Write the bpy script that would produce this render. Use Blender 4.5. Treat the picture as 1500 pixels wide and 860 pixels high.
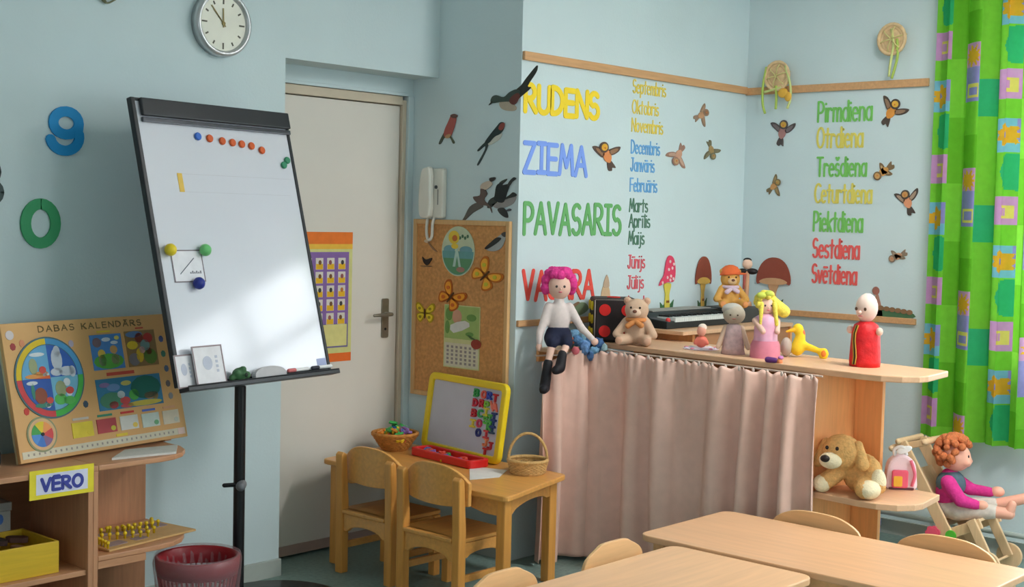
import bpy, math, random
from mathutils import Vector, Matrix, Euler
random.seed(7)
for o in list(bpy.data.objects): bpy.data.objects.remove(o)
SC = bpy.context.scene; COL = SC.collection
R = math.radians; PI = math.pi
def lin(c):
    return tuple(((x/255)/12.92 if x/255 <= .04045 else ((x/255+.055)/1.055)**2.4) for x in c)
# ------------------------------------------------------------------ camera
YAW, PITCH, ROLL, HGT, FPX = R(42.2), R(-3.265), R(1.372), 1.5, 1946.5
fwd = Vector((math.cos(YAW)*math.cos(PITCH), math.sin(YAW)*math.cos(PITCH), math.sin(PITCH)))
rt = Vector((math.sin(YAW), -math.cos(YAW), 0)); up = rt.cross(fwd)
r2 = rt*math.cos(ROLL)+up*math.sin(ROLL); u2 = up*math.cos(ROLL)-rt*math.sin(ROLL)
cam = bpy.data.cameras.new('camera'); cam.sensor_width = 36; cam.lens = 36*FPX/1500
cam.clip_start = .05; cam.clip_end = 200
co = bpy.data.objects.new('camera', cam); COL.objects.link(co)
m = Matrix((r2, u2, -fwd)).transposed().to_4x4(); m.translation = (0, 0, HGT); co.matrix_world = m
SC.camera = co
# ------------------------------------------------------------------ daylight and exposure
SC.view_settings.view_transform = 'Standard'; SC.view_settings.look = 'None'
SC.view_settings.gamma = 1; SC.view_settings.use_curve_mapping = False
SC.view_settings.exposure = 0.0
W = bpy.data.worlds.new('sky'); SC.world = W; W.use_nodes = True
W.node_tree.nodes['Background'].inputs[0].default_value = (.9, .96, 1, 1)
W.node_tree.nodes['Background'].inputs[1].default_value = 6.6
WINS = [(.62, 2.42), (-1.7, .1)]      # y ranges of the windows in the right wall
WZ0, WZ1, XR = .82, 2.5, 6.042
WINF_ADDED = [(-2.0, .9)]                   # y range of an unseen window added in the far left wall for light
WINB_ADDED = [(4.25, 5.85)]        # x range of an unseen window added in the back wall for brightness
YBK = -2.2
for a, b in WINB_ADDED:
    l = bpy.data.lights.new('window_portal', 'AREA'); l.shape = 'RECTANGLE'; l.size = b-a; l.size_y = WZ1-WZ0
    l.cycles.is_portal = True
    lo = bpy.data.objects.new('window_portal', l); COL.objects.link(lo)
    lo.location = ((a+b)/2, YBK-.16, (WZ0+WZ1)/2); lo.rotation_euler = (R(-90), 0, R(180)) if False else (R(90), 0, 0)
    lo.rotation_euler = Vector((0,-1,0)).to_track_quat('Z','Y').to_euler()
for a, b in WINF_ADDED:
    l = bpy.data.lights.new('window_portal', 'AREA'); l.shape = 'RECTANGLE'; l.size = WZ1-WZ0; l.size_y = b-a; l.cycles.is_portal = True
    lo = bpy.data.objects.new('window_portal', l); COL.objects.link(lo); lo.location = (-1.76, (a+b)/2, (WZ0+WZ1)/2)
    lo.rotation_euler = (0, R(-90), 0)
for a, b in WINS:                      # portals guide the daylight sampling
    l = bpy.data.lights.new('window_portal', 'AREA'); l.shape = 'RECTANGLE'; l.size = WZ1-WZ0; l.size_y = b-a
    l.cycles.is_portal = True
    lo = bpy.data.objects.new('window_portal', l); COL.objects.link(lo)
    lo.location = (XR+.16, (a+b)/2, (WZ0+WZ1)/2); lo.rotation_euler = (0, R(90), 0)
# ------------------------------------------------------------------ materials
MATS = {}
def M(key, rgb=None, rough=.6, var=.05, scale=9, bump=0, bscale=60, spec=.35, metal=0, transl=0, alpha=1):
    if key in MATS: return MATS[key]
    mt = bpy.data.materials.new(key); mt.use_nodes = True; MATS[key] = mt
    nt = mt.node_tree; N = nt.nodes; L = nt.links; b = N['Principled BSDF']
    b.inputs['Roughness'].default_value = rough; b.inputs['Specular IOR Level'].default_value = spec
    b.inputs['Metallic'].default_value = metal
    tc = N.new('ShaderNodeTexCoord'); nz = N.new('ShaderNodeTexNoise')
    nz.inputs['Scale'].default_value = scale; nz.inputs['Detail'].default_value = 4
    L.new(tc.outputs['Object'], nz.inputs['Vector'])
    rp = N.new('ShaderNodeValToRGB'); c = lin(rgb)
    rp.color_ramp.elements[0].position = .3; rp.color_ramp.elements[1].position = .7
    rp.color_ramp.elements[0].color = (*[x*(1-var) for x in c], 1)
    rp.color_ramp.elements[1].color = (*[min(1, x*(1+var)) for x in c], 1)
    L.new(nz.outputs['Fac'], rp.inputs['Fac']); L.new(rp.outputs['Color'], b.inputs['Base Color'])
    if bump:
        n2 = N.new('ShaderNodeTexNoise'); n2.inputs['Scale'].default_value = bscale; n2.inputs['Detail'].default_value = 3
        bp = N.new('ShaderNodeBump'); bp.inputs['Strength'].default_value = bump; bp.inputs['Distance'].default_value = .01
        L.new(tc.outputs['Object'], n2.inputs['Vector']); L.new(n2.outputs['Fac'], bp.inputs['Height']); L.new(bp.outputs['Normal'], b.inputs['Normal'])
    if transl:
        t = N.new('ShaderNodeBsdfTranslucent'); mx = N.new('ShaderNodeMixShader'); mx.inputs[0].default_value = transl
        L.new(rp.outputs['Color'], t.inputs['Color']); L.new(b.outputs[0], mx.inputs[1]); L.new(t.outputs[0], mx.inputs[2])
        L.new(mx.outputs[0], N['Material Output'].inputs['Surface'])
    if alpha < 1:
        t = N.new('ShaderNodeBsdfTransparent'); mx = N.new('ShaderNodeMixShader'); mx.inputs[0].default_value = alpha
        L.new(t.outputs[0], mx.inputs[1]); L.new(b.outputs[0], mx.inputs[2]); L.new(mx.outputs[0], N['Material Output'].inputs['Surface'])
    return mt
def wood(key, rgb, axis='x', var=.12, rough=.42, scale=5, spec=.4):
    if key in MATS: return MATS[key]
    mt = M(key, rgb, rough, var, scale, spec=spec); nt = mt.node_tree; N = nt.nodes; L = nt.links
    mp = N.new('ShaderNodeMapping'); s = {'x': (1, 14, 14), 'y': (14, 1, 14), 'z': (14, 14, 1)}[axis]
    mp.inputs['Scale'].default_value = s
    tc = [n for n in N if n.type == 'TEX_COORD'][0]; nz = [n for n in N if n.type == 'TEX_NOISE'][0]
    L.new(tc.outputs['Object'], mp.inputs['Vector']); L.new(mp.outputs['Vector'], nz.inputs['Vector'])
    nz.inputs['Distortion'].default_value = .6; nz.inputs['Detail'].default_value = 6
    return mt
def glass(key):
    mt = bpy.data.materials.new(key); mt.use_nodes = True; nt = mt.node_tree; N = nt.nodes; L = nt.links
    N.remove(N['Principled BSDF']); t = N.new('ShaderNodeBsdfTransparent'); g = N.new('ShaderNodeBsdfGlossy')
    g.inputs['Roughness'].default_value = .03; fr = N.new('ShaderNodeFresnel'); fr.inputs[0].default_value = 1.45
    mx = N.new('ShaderNodeMixShader'); L.new(fr.outputs[0], mx.inputs[0]); L.new(t.outputs[0], mx.inputs[1]); L.new(g.outputs[0], mx.inputs[2])
    L.new(mx.outputs[0], N['Material Output'].inputs['Surface']); MATS[key] = mt; return mt
def C(*rgb, rough=.55, spec=.3): return M('paint_%d_%d_%d' % rgb, rgb, rough, .05, 30, spec=spec)
# ------------------------------------------------------------------ geometry helpers
class G:
    def __init__(s): s.v = []; s.f = []; s.mi = []
    def add(s, v, f, mi=0, mat=None):
        k = len(s.v)
        s.v += [tuple(mat @ Vector(p)) if mat else tuple(p) for p in v]
        s.f += [tuple(i+k for i in q) for q in f]; s.mi += [mi]*len(f); return s
    def box(s, a, b, mi=0, mat=None):
        x0, y0, z0 = a; x1, y1, z1 = b
        return s.add([(x0,y0,z0),(x1,y0,z0),(x1,y1,z0),(x0,y1,z0),(x0,y0,z1),(x1,y0,z1),(x1,y1,z1),(x0,y1,z1)],
                     [(3,2,1,0),(4,5,6,7),(0,1,5,4),(1,2,6,5),(2,3,7,6),(3,0,4,7)], mi, mat)
    def prism(s, pts, z0, z1, mi=0, mat=None):
        n = len(pts)
        if sum(pts[i][0]*pts[(i+1)%n][1]-pts[(i+1)%n][0]*pts[i][1] for i in range(n)) < 0: pts = pts[::-1]
        return s.add([(x,y,z0) for x,y in pts]+[(x,y,z1) for x,y in pts],
                     [tuple(range(n))[::-1], tuple(range(n, 2*n))]+[(i,(i+1)%n,(i+1)%n+n,i+n) for i in range(n)], mi, mat)
    def lathe(s, prof, n=24, mi=0, mat=None, cap=True):
        v = []; f = []
        for r, z in prof: v += [(r*math.cos(2*PI*k/n), r*math.sin(2*PI*k/n), z) for k in range(n)]
        for j in range(len(prof)-1): f += [(j*n+k, j*n+(k+1)%n, (j+1)*n+(k+1)%n, (j+1)*n+k) for k in range(n)]
        if cap: f += [tuple(range(n))[::-1], tuple(range((len(prof)-1)*n, len(prof)*n))]
        return s.add(v, f, mi, mat)
    def tube(s, path, r, n=8, mi=0, closed=False, mat=None):
        P = [Vector(p) for p in path]; m_ = len(P); rr = r if isinstance(r, (list, tuple)) else [r]*m_
        v = []; f = []; prev = None
        for i, p in enumerate(P):
            t = (P[(i+1)%m_]-P[i-1]) if closed else (P[min(i+1, m_-1)]-P[max(i-1, 0)])
            if t.length < 1e-9: t = Vector((0,0,1))
            t.normalize()
            if prev is None:
                a = Vector((0,0,1)) if abs(t.z) < .9 else Vector((1,0,0)); prev = (a-t*a.dot(t)).normalized()
            else: prev = (prev-t*prev.dot(t)).normalized()
            b = t.cross(prev)
            v += [p+(prev*math.cos(2*PI*k/n)+b*math.sin(2*PI*k/n))*rr[i] for k in range(n)]
        for j in range(m_ if closed else m_-1):
            j2 = (j+1) % m_
            f += [(j*n+k, j*n+(k+1)%n, j2*n+(k+1)%n, j2*n+k) for k in range(n)]
        if not closed: f += [tuple(range(n))[::-1], tuple(range((m_-1)*n, m_*n))]
        return s.add(v, f, mi, mat)
    def ell(s, c, r, mi=0, n=16, m_=10, rot=None, mat=None):
        if not isinstance(r, (list, tuple)): r = (r, r, r)
        T = Matrix.Translation(c) @ (Euler(rot).to_matrix().to_4x4() if rot else Matrix()) @ Matrix.Diagonal((*r, 1))
        if mat: T = mat @ T
        v = [(0,0,-1)]; f = []
        for j in range(1, m_):
            a = -PI/2+PI*j/m_; v += [(math.cos(a)*math.cos(2*PI*k/n), math.cos(a)*math.sin(2*PI*k/n), math.sin(a)) for k in range(n)]
        v.append((0,0,1)); q = len(v)-1
        for k in range(n):
            f.append((0, 1+(k+1)%n, 1+k)); f.append((q, 1+(m_-2)*n+k, 1+(m_-2)*n+(k+1)%n))
        for j in range(m_-2): f += [(1+j*n+k, 1+j*n+(k+1)%n, 1+(j+1)*n+(k+1)%n, 1+(j+1)*n+k) for k in range(n)]
        return s.add(v, f, mi, T)
    def cap(s, p0, p1, r0, r1=None, mi=0, n=12):
        r1 = r0 if r1 is None else r1; a, b = Vector(p0), Vector(p1); d = (b-a); l = d.length
        T = Matrix.Translation(a) @ Vector((0,0,1)).rotation_difference(d).to_matrix().to_4x4()
        prof = [(r0*math.sin(t)+1e-4, -r0*math.cos(t)) for t in (0, PI/8, PI/4, 3*PI/8, PI/2)]
        prof += [(r1*math.cos(t)+1e-4, l+r1*math.sin(t)) for t in (0, PI/8, PI/4, 3*PI/8, PI/2)]
        return s.lathe(prof, n, mi, T)
def smooth_closed(p, k=4):
    n = len(p); o = []
    for i in range(n):
        a, b, c, d = [Vector(p[(i+j-1) % n]) for j in range(4)]
        for q in range(k):
            t = q/k; o.append(tuple(.5*((2*b)+(c-a)*t+(2*a-5*b+4*c-d)*t*t+(3*b-a-3*c+d)*t**3)))
    return o
def spline(p, k=6):
    P = [Vector(x) for x in p]; P = [2*P[0]-P[1]]+P+[2*P[-1]-P[-2]]; o = []
    for i in range(1, len(P)-2):
        a, b, c, d = P[i-1:i+3]
        for q in range(k):
            t = q/k; o.append(tuple(.5*((2*b)+(c-a)*t+(2*a-5*b+4*c-d)*t*t+(3*b-a-3*c+d)*t**3)))
    o.append(tuple(P[-2])); return o
def rrect(x0, y0, x1, y1, r, k=5):
    o = []
    for cx, cy, a in ((x1-r,y1-r,0),(x0+r,y1-r,90),(x0+r,y0+r,180),(x1-r,y0+r,270)):
        o += [(cx+r*math.cos(R(a+90*j/k)), cy+r*math.sin(R(a+90*j/k))) for j in range(k+1)]
    return o
def circ(cx, cy, rx, ry=None, n=24, a0=0, a1=360):
    ry = rx if ry is None else ry; full = (a1-a0) == 360
    return [(cx+rx*math.cos(R(a0+(a1-a0)*k/(n if full else n-1))), cy+ry*math.sin(R(a0+(a1-a0)*k/(n if full else n-1)))) for k in range(n)]
def obj(name, g, mats, parent=None, smooth=False, bevel=0, remesh=0, loc=None, rot=None, disp=0, subsurf=0):
    me = bpy.data.meshes.new(name)
    if isinstance(g, G):
        me.from_pydata(g.v, [], g.f)
        me.polygons.foreach_set('material_index', g.mi)
    if not isinstance(mats, (list, tuple)): mats = [mats]
    for x in mats: me.materials.append(x)
    if smooth: me.polygons.foreach_set('use_smooth', [True]*len(me.polygons))
    me.update()
    o = bpy.data.objects.new(name, me); COL.objects.link(o)
    if parent: o.parent = parent
    if loc: o.location = loc
    if rot: o.rotation_euler = rot
    if bevel:
        b = o.modifiers.new('bevel', 'BEVEL'); b.width = bevel; b.segments = 2; b.limit_method = 'ANGLE'; b.angle_limit = R(40)
    if remesh:
        r = o.modifiers.new('remesh', 'REMESH'); r.mode = 'VOXEL'; r.voxel_size = remesh; r.use_smooth_shade = True
        s = o.modifiers.new('smooth', 'SMOOTH'); s.iterations = 4; s.factor = .5
    if subsurf:
        s = o.modifiers.new('sub', 'SUBSURF'); s.levels = s.render_levels = subsurf
    if disp:
        t = bpy.data.textures.new('fuzz', 'CLOUDS'); t.noise_scale = .012
        d = o.modifiers.new('fuzz', 'DISPLACE'); d.texture = t; d.strength = disp; d.mid_level = .5
    return o
def tag(o, label, cat, group=None):
    o['label'] = label; o['category'] = cat
    if group: o['group'] = group
    return o
def thing(name, label, cat, loc=(0,0,0), rot=(0,0,0), group=None, scale=1):
    o = bpy.data.objects.new(name, None); COL.objects.link(o); o.empty_display_size = .05
    o.location = loc; o.rotation_euler = rot; o.scale = (scale,)*3
    return tag(o, label, cat, group)
def single(name, g, mats, label, cat, group=None, **k): return tag(obj(name, g, mats, **k), label, cat, group)
def struct(name, g, mat, **k):
    o = obj(name, g, mat, **k); o['kind'] = 'structure'; return o
def dup(t, loc, rot, label, group=None):
    c = t.copy(); COL.objects.link(c); c.location = loc; c.rotation_euler = rot; c['label'] = label
    if group: c['group'] = group
    for ch in list(t.children):
        k = ch.copy(); COL.objects.link(k); k.parent = c
        for gc in list(ch.children):
            q = gc.copy(); COL.objects.link(q); q.parent = k
    return c
# wall frames: local x = right in view, local y = up, local z = out of the wall
RA = (R(90), 0, 0)              # walls that face -y
RB = (R(90), 0, R(-90))         # walls that face -x
Y0, Y1, Y2, XP, XJ = 4.345, 4.531, 3.841, 4.263, 3.392
ZC = 2.95
# ------------------------------------------------------------------ room shell
WALL = M('wall_paint_teal', (203,219,222), .75, .025, 3, .06, 90, .25)
CEIL = M('ceiling_white', (236,238,234), .9, .02)
FLOOR = M('linoleum_grey_green', (124,148,142), .45, .16, 55, 0, spec=.4)
WHITE = M('white_lacquer', (222,216,206), .5, .02, 4)
BASE = M('skirting_pale', (176,184,178), .6, .06)
struct('floor', G().box((-1.8,-2.4,-.1),(6.3,4.75,0)), FLOOR)
struct('ceiling', G().box((-1.8,-2.4,ZC),(6.3,4.75,ZC+.1)), CEIL)
struct('wall_left', G().box((-1.8,Y0,0),(XJ,4.75,ZC)), WALL)
struct('wall_lintel', G().box((XJ,Y0,2.125),(XP,4.75,ZC)), WALL)
g = G().box((XJ,Y1+.06,0),(XP,4.75,2.125)); g.box((XJ,Y1-.02,2.045),(XP,4.75,2.125)); struct('wall_door', g, WALL)
struct('wall_chimney', G().box((XP,Y2,0),(XR+.25,4.75,ZC)), WALL)
g = G(); e = XR+.25; ys = [-2.4]+[y for w in sorted(WINS) for y in w]+[Y2]
for i in range(0, len(ys), 2): g.box((XR,ys[i],0),(e,ys[i+1],ZC))
for a, b in WINS: g.box((XR,a,0),(e,b,WZ0)); g.box((XR,a,WZ1),(e,b,ZC))
struct('wall_right', g, WALL)
g = G(); xs = [-1.8]+[x for w in WINB_ADDED for x in w]+[XR]
for i in range(0, len(xs), 2): g.box((xs[i],-2.4,0),(xs[i+1],YBK,ZC))
for a, b in WINB_ADDED: g.box((a,-2.4,0),(b,YBK,WZ0)); g.box((a,-2.4,WZ1),(b,YBK,ZC))
struct('wall_back', g, WALL)
g = G(); ys = [-2.2]+[y for w in WINF_ADDED for y in w]+[Y0]
for i in range(0, len(ys), 2): g.box((-1.8,ys[i],0),(-1.6,ys[i+1],ZC))
for a, b in WINF_ADDED: g.box((-1.8,a,0),(-1.6,b,WZ0)); g.box((-1.8,a,WZ1),(-1.6,b,ZC))
struct('wall_far', g, CEIL)
# skirting
struct('baseboard_left', G().box((-1.6,Y0-.018,0),(XJ+.0,Y0,.07)), BASE)
struct('baseboard_chimney', G().box((XP-.015,Y2,0),(XP,Y1-.03,.06)), BASE)
g = G().box((XR-.018,-2.2,0),(XR,Y2,.07)); struct('baseboard_right', g, BASE)
PIPE = M('pipe_paint', (186,200,196), .5, .04)
t = thing('heating_pipe', 'pale painted heating pipe running low along the right wall', 'pipe', (XR-.05, 2.6, .11))
obj('pipe', G().tube([(0,-3.2,0),(0,1.2,0)], .013, 10), PIPE, t, True)
for y in (-1,.1,1.0): obj('bracket', G().box((-.006,y-.01,-.02),(.05,y+.01,.016)), PIPE, t)
# windows
FRM = M('window_frame_white', (238,240,240), .4, .02); GL = glass('window_glass')
for i, (a, b) in enumerate(WINS+WINB_ADDED+WINF_ADDED):
    t = bpy.data.objects.new('window_%d' % (i+1), None); COL.objects.link(t); t['kind'] = 'structure'; t.location = (XR+.1, a, WZ0)
    if i == len(WINS+WINB_ADDED): t.location = (-1.7, a, WZ0); t.scale = (-1, 1, 1)  # unseen far-wall window, added to light the surfaces facing it
    elif i >= len(WINS): t.location = (b, YBK-.1, WZ0); t.rotation_euler = (0, 0, R(90)); t.scale = (-1, 1, 1)  # unseen back-wall window, added as extra daylight
    w, h = b-a, WZ1-WZ0
    def fr(nm, y0, y1, z0, z1, d=.03): obj(nm, G().box((-d,y0,z0),(d,y1,z1)), FRM, t, bevel=.004)
    fr('frame', 0,.06,0,h); fr('frame', w-.06,w,0,h); fr('frame', .06,w-.06,0,.06); fr('frame', .06,w-.06,h-.06,h)
    fr('mullion', w/2-.04,w/2+.04,.06,h-.06); fr('transom', .06,w/2-.04,h*.72-.03,h*.72+.03); fr('transom', w/2+.04,w-.06,h*.72-.03,h*.72+.03)
    for y0, y1 in ((.06,w/2-.04),(w/2+.04,w-.06)):
        for z0, z1 in ((.06,h*.72-.03),(h*.72+.03,h-.06)): obj('pane', G().box((-.003,y0,z0),(.003,y1,z1)), GL, t)
    obj('window_sill', G().box((-.13,-.05,-.04),(-.03,w+.05,0)), FRM, t, bevel=.004)
# door in its recess
t = bpy.data.objects.new('door_1', None); COL.objects.link(t); t['kind'] = 'structure'; t.location = (XJ, Y1, 0)
dw = 4.2-XJ
obj('leaf', G().box((0.02,.0,.012),(dw,.04,2.0)), WHITE, t, bevel=.003)
g = G().box((dw+.004,-.015,0),(dw+.028,.055,2.028)); g.box((0.02,-.015,2.004),(dw+.004,.055,2.045)); obj('frame_strip', g, M('door_frame_cream',(206,192,170),.5), t, bevel=.003)
g = G().box((dw+.028,-.03,0),(XP-XJ,.055,2.045)); g.box((0.0,-.028,2.045),(dw+.028,.0,2.06)); obj('architrave', g, WALL, t, bevel=.003)
obj('bottom_strip', G().box((0.02,-.006,.012),(dw,0,.055)), M('door_strip',(176,150,138),.4), t)
STEEL = M('brushed_steel', (150,146,134), .35, .08, 40, metal=.8)
hp = obj('handle_plate', G().prism(rrect(-.02,-.09,.02,.09,.008), 0, .008), STEEL, t, loc=(4.126-XJ,0,1.025), rot=RA)
obj('lever', G().cap((0,.02,.0),(0,.02,.05),.009).cap((0,.02,.05),(-.105,.018,.05),.009,.007), STEEL, hp, True)
obj('keyhole', G().lathe([(.006,0),(.006,.004)],10,mat=Matrix.Translation((0,-.05,.006))), C(30,30,30), hp)
# ceiling lamps out of view, added to brighten the walls and tables
def emis(key, c, st):
    mt = bpy.data.materials.new(key); mt.use_nodes = True; b = mt.node_tree.nodes['Principled BSDF']
    b.inputs['Base Color'].default_value = (.9,.9,.9,1); b.inputs['Emission Color'].default_value = (*c,1); b.inputs['Emission Strength'].default_value = st; return mt
FILL_LAMP = emis('fill_lamp_diffuser', (1,.98,.95), 47)
for i, (x, y, lb) in enumerate(((4.6,-.9,'farther from the calendar wall'),(4.6,1.5,'nearer the calendar wall'))):
    t = thing('added_fill_lamp', 'long white added fill lamp on the ceiling %s' % lb, 'lamp', (x,y,ZC), group='added ceiling fill lamps')
    obj('housing', G().box((-.16,-.62,-.05),(.16,.62,0)), FRM, t, bevel=.006); obj('diffuser', G().box((-.14,-.6,-.07),(.14,.6,-.0505)), FILL_LAMP, t)
# wooden rails on the walls
RAIL = wood('rail_wood', (206,158,112), 'x', .1)
def rail(n, a, b):
    struct('trim_%d' % n, G().box(a, b), RAIL, bevel=.003)
rail(1, (4.266,Y2-.016,2.176),(XR-.016,Y2,2.214)); rail(2, (XR-.016,2.827,2.172),(XR,Y2,2.21))
rail(3, (4.266,Y2-.016,1.028),(XR-.016,Y2,1.056)); rail(4, (XR-.016,2.843,1.03),(XR,Y2,1.06))
# ------------------------------------------------------------------ stroke lettering
def arc(cx, cy, rx, ry, a0, a1, n=9): return [(cx+rx*math.cos(R(a0+(a1-a0)*i/n)), cy+ry*math.sin(R(a0+(a1-a0)*i/n))) for i in range(n+1)]
x_ = .66
bowl = arc(.24,.33,.24,.33,40,400,16)
GLY = {
'A': (.64,[[(0,0),(.32,1),(.64,0)],[(.12,.36),(.52,.36)]]),
'B': (.52,[[(0,0),(0,1)],[(0,1)]+arc(.22,.76,.25,.24,90,-90)+[(0,.52)],[(0,.52)]+arc(.24,.26,.28,.26,90,-90)+[(0,0)]]),
'C': (.6,[arc(.36,.5,.36,.5,50,310,16)]),
'D': (.6,[[(0,0),(0,1)],[(0,1)]+arc(.1,.5,.48,.5,90,-90,12)+[(0,0)]]),
'E': (.5,[[(.5,1),(0,1),(0,0),(.5,0)],[(0,.52),(.44,.52)]]),
'F': (.5,[[(.5,1),(0,1),(0,0)],[(0,.52),(.42,.52)]]),
'I': (.4,[[(.2,0),(.2,1)],[(0,1),(.4,1)],[(0,0),(.4,0)]]),
'J': (.5,[[(.15,1),(.5,1)],[(.36,1),(.36,.25)]+arc(.18,.25,.18,.25,0,-170)]),
'K': (.52,[[(0,0),(0,1)],[(.5,1),(.02,.42)],[(.14,.56),(.52,0)]]),
'L': (.46,[[(0,1),(0,0),(.46,0)]]),
'M': (.76,[[(0,0),(.12,1),(.38,.25),(.64,1),(.76,0)]]),
'N': (.6,[[(0,0),(0,1),(.6,0),(.6,1)]]),
'O': (.68,[arc(.34,.5,.34,.5,90,450,20)]),
'P': (.52,[[(0,0),(0,1)],[(0,1)]+arc(.22,.72,.28,.28,90,-90)+[(0,.44)]]),
'R': (.56,[[(0,0),(0,1)],[(0,1)]+arc(.22,.74,.27,.26,90,-90)+[(0,.48)],[(.16,.48),(.56,0)]]),
'S': (.52,[arc(.27,.74,.25,.26,40,250,10)+arc(.26,.27,.26,.27,80,-150,10)]),
'T': (.6,[[(0,1),(.6,1)],[(.3,1),(.3,0)]]),
'U': (.58,[[(0,1),(0,.3)]+arc(.29,.3,.29,.3,180,360)+[(.58,1)]]),
'V': (.6,[[(0,1),(.3,0),(.6,1)]]),
'Z': (.58,[[(0,1),(.56,1),(0,0),(.58,0)]]),
'a': (.48,[bowl,[(.48,x_),(.48,0)]]),
'b': (.48,[[(0,1),(0,0)],arc(.24,.33,.24,.33,150,-150,14)]),
'c': (.42,[arc(.25,.33,.25,.33,45,315,12)]),
'd': (.48,[bowl,[(.48,1),(.48,0)]]),
'e': (.48,[[(.02,.36),(.46,.36)]+arc(.24,.33,.24,.33,10,310,14)]),
'g': (.48,[bowl,[(.48,x_),(.48,-.12)]+arc(.25,-.12,.23,.18,0,-150)]),
'i': (.06,[[(.03,0),(.03,x_)],[(.03,.88),(.03,.9)]]),
'j': (.22,[[(.18,x_),(.18,-.12)]+arc(.02,-.12,.16,.16,0,-110),[(.18,.88),(.18,.9)]]),
'k': (.42,[[(0,0),(0,1)],[(.4,.62),(.02,.3)],[(.12,.4),(.42,0)]]),
'l': (.06,[[(.03,0),(.03,1)]]),
'm': (.72,[[(0,0),(0,x_)],[(0,.4)]+arc(.18,.44,.18,.22,160,0)+[(.36,0)],[(.36,.4)]+arc(.54,.44,.18,.22,160,0)+[(.72,0)]]),
'n': (.44,[[(0,0),(0,x_)],[(0,.38)]+arc(.22,.4,.22,.26,160,0)+[(.44,0)]]),
'o': (.5,[arc(.25,.33,.25,.33,90,450,16)]),
'p': (.48,[[(0,x_),(0,-.3)],arc(.24,.33,.24,.33,150,-150,14)]),
'r': (.36,[[(0,0),(0,x_)],[(0,.36)]+arc(.2,.4,.2,.26,160,40)]),
's': (.4,[arc(.2,.49,.18,.17,40,250,8)+arc(.2,.17,.2,.17,80,-150,8)]),
't': (.4,[[(.2,.95),(.2,0)],[(0,x_),(.4,x_)]]),
'u': (.46,[[(0,x_),(0,.25)]+arc(.23,.25,.23,.25,180,360)+[(.46,x_)],[(.46,.25),(.46,0)]]),
'v': (.44,[[(0,x_),(.22,0),(.44,x_)]]),
' ': (.3,[]), '0': (.6,[arc(.3,.5,.3,.5,90,450,24)]),
'9': (.56,[arc(.27,.7,.27,.29,0,360,20),[(.54,.7)]+arc(.24,.36,.31,.36,25,-165,14)]),
'8': (.56,[arc(.28,.76,.23,.24,0,360,18),arc(.28,.26,.28,.27,0,360,18)]),
}
def dia(base, kind):
    w, st = GLY[base]; st = [s for s in st if not (base == 'i' and s[0][1] > .8)]; top = 1.12 if base.isupper() else .86; c = w/2
    k = [[(c-.17,top),(c+.17,top)]] if kind == 'm' else [[(c-.13,top+.12),(c,top),(c+.13,top+.12)]]
    return (max(w, .3) if base == 'i' else w, ([[(x+.12 if base == 'i' else x, y) for x, y in s] for s in st] if base == 'i' else st)+([[(.0,top),(.3,top)]] if base == 'i' else k))
for ch, b, k in (('ā','a','m'),('ē','e','m'),('ī','i','m'),('ū','u','m'),('š','s','c'),('Ē','E','m'),('Ā','A','m')): GLY[ch] = dia(b, k)
def ribbon(g, pts, w, z0, z1, mi=0):
    P = [Vector((x, y)) for x, y in pts]
    Q = [P[0]]
    for p in P[1:]:
        if (p-Q[-1]).length > 1e-5: Q.append(p)
    P = Q
    if len(P) == 1: g.prism(circ(P[0].x, P[0].y, w/2, n=10), z0, z1, mi); return
    # joints: mitred strip broken at sharp corners, round caps at ends and corners
    runs = [[P[0]]]
    for i in range(1, len(P)-1):
        runs[-1].append(P[i])
        if (P[i]-P[i-1]).angle(P[i+1]-P[i], 0) > .9: runs.append([P[i]])
    runs[-1].append(P[-1])
    for ri, rn in enumerate(runs):
        z1 += .00035*(ri > 0)
        Lh, Rh = [], []
        for i, p in enumerate(rn):
            d = (rn[min(i+1, len(rn)-1)]-rn[max(i-1, 0)]).normalized(); n = Vector((-d.y, d.x))*(w/2)
            Lh.append(tuple(p+n)); Rh.append(tuple(p-n))
        k = len(rn); v = [(*q, z0) for q in Lh]+[(*q, z0) for q in Rh]+[(*q, z1) for q in Lh]+[(*q, z1) for q in Rh]; f = []
        for i in range(k-1):
            f += [(2*k+i, 3*k+i, 3*k+i+1, 2*k+i+1), (i, i+1, k+i+1, k+i), (i, 2*k+i, 2*k+i+1, i+1), (k+i, k+i+1, 3*k+i+1, 3*k+i)]
        f += [(0, k, 3*k, 2*k), (k-1, 3*k-1, 4*k-1, 2*k-1)]
        g.add(v, f, mi)
        for q in (rn[0], rn[-1]): g.prism(circ(q.x, q.y, w/2, n=10), z0, z1-.0001, mi)
def layout(text, gap=.17):
    x = 0; out = []
    for ch in text: out.append((ch, x)); x += GLY[ch][0]+gap
    return out, x-gap
def letter_geo(ch, sx, h, w, z0=.0003, z1=.003):
    g = G()
    for i, s in enumerate(GLY[ch][1]): ribbon(g, [(x*sx, y*h) for x, y in s], w, z0-.00003*i, z1+.0011*i)
    return g
LETC = {}
def word(name, label, text, loc, rot, width, h, mat, w, cat='lettering', group=None, wob=.0):
    t = thing(name, label, cat, loc, rot, group)
    lay, tot = layout(text); sx = (width-w)/tot
    for ch, x in lay:
        if ch == ' ': continue
        key = (ch, round(sx,4), round(h,4), w, mat.name)
        if key not in LETC:
            LETC[key] = obj('letter', letter_geo(ch, sx, h-w, w), mat, t)
            o = LETC[key]
        else:
            o = LETC[key].copy(); COL.objects.link(o); o.parent = t
        o.location = (x*sx+w/2, w/2+random.uniform(-wob, wob), 0)
    return t
YEL, BLU, GRN, RED = M('foam_yellow',(246,214,52),.7), M('foam_blue',(126,160,238),.7), M('foam_green',(104,172,104),.7), M('foam_red',(232,84,72),.7)
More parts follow.
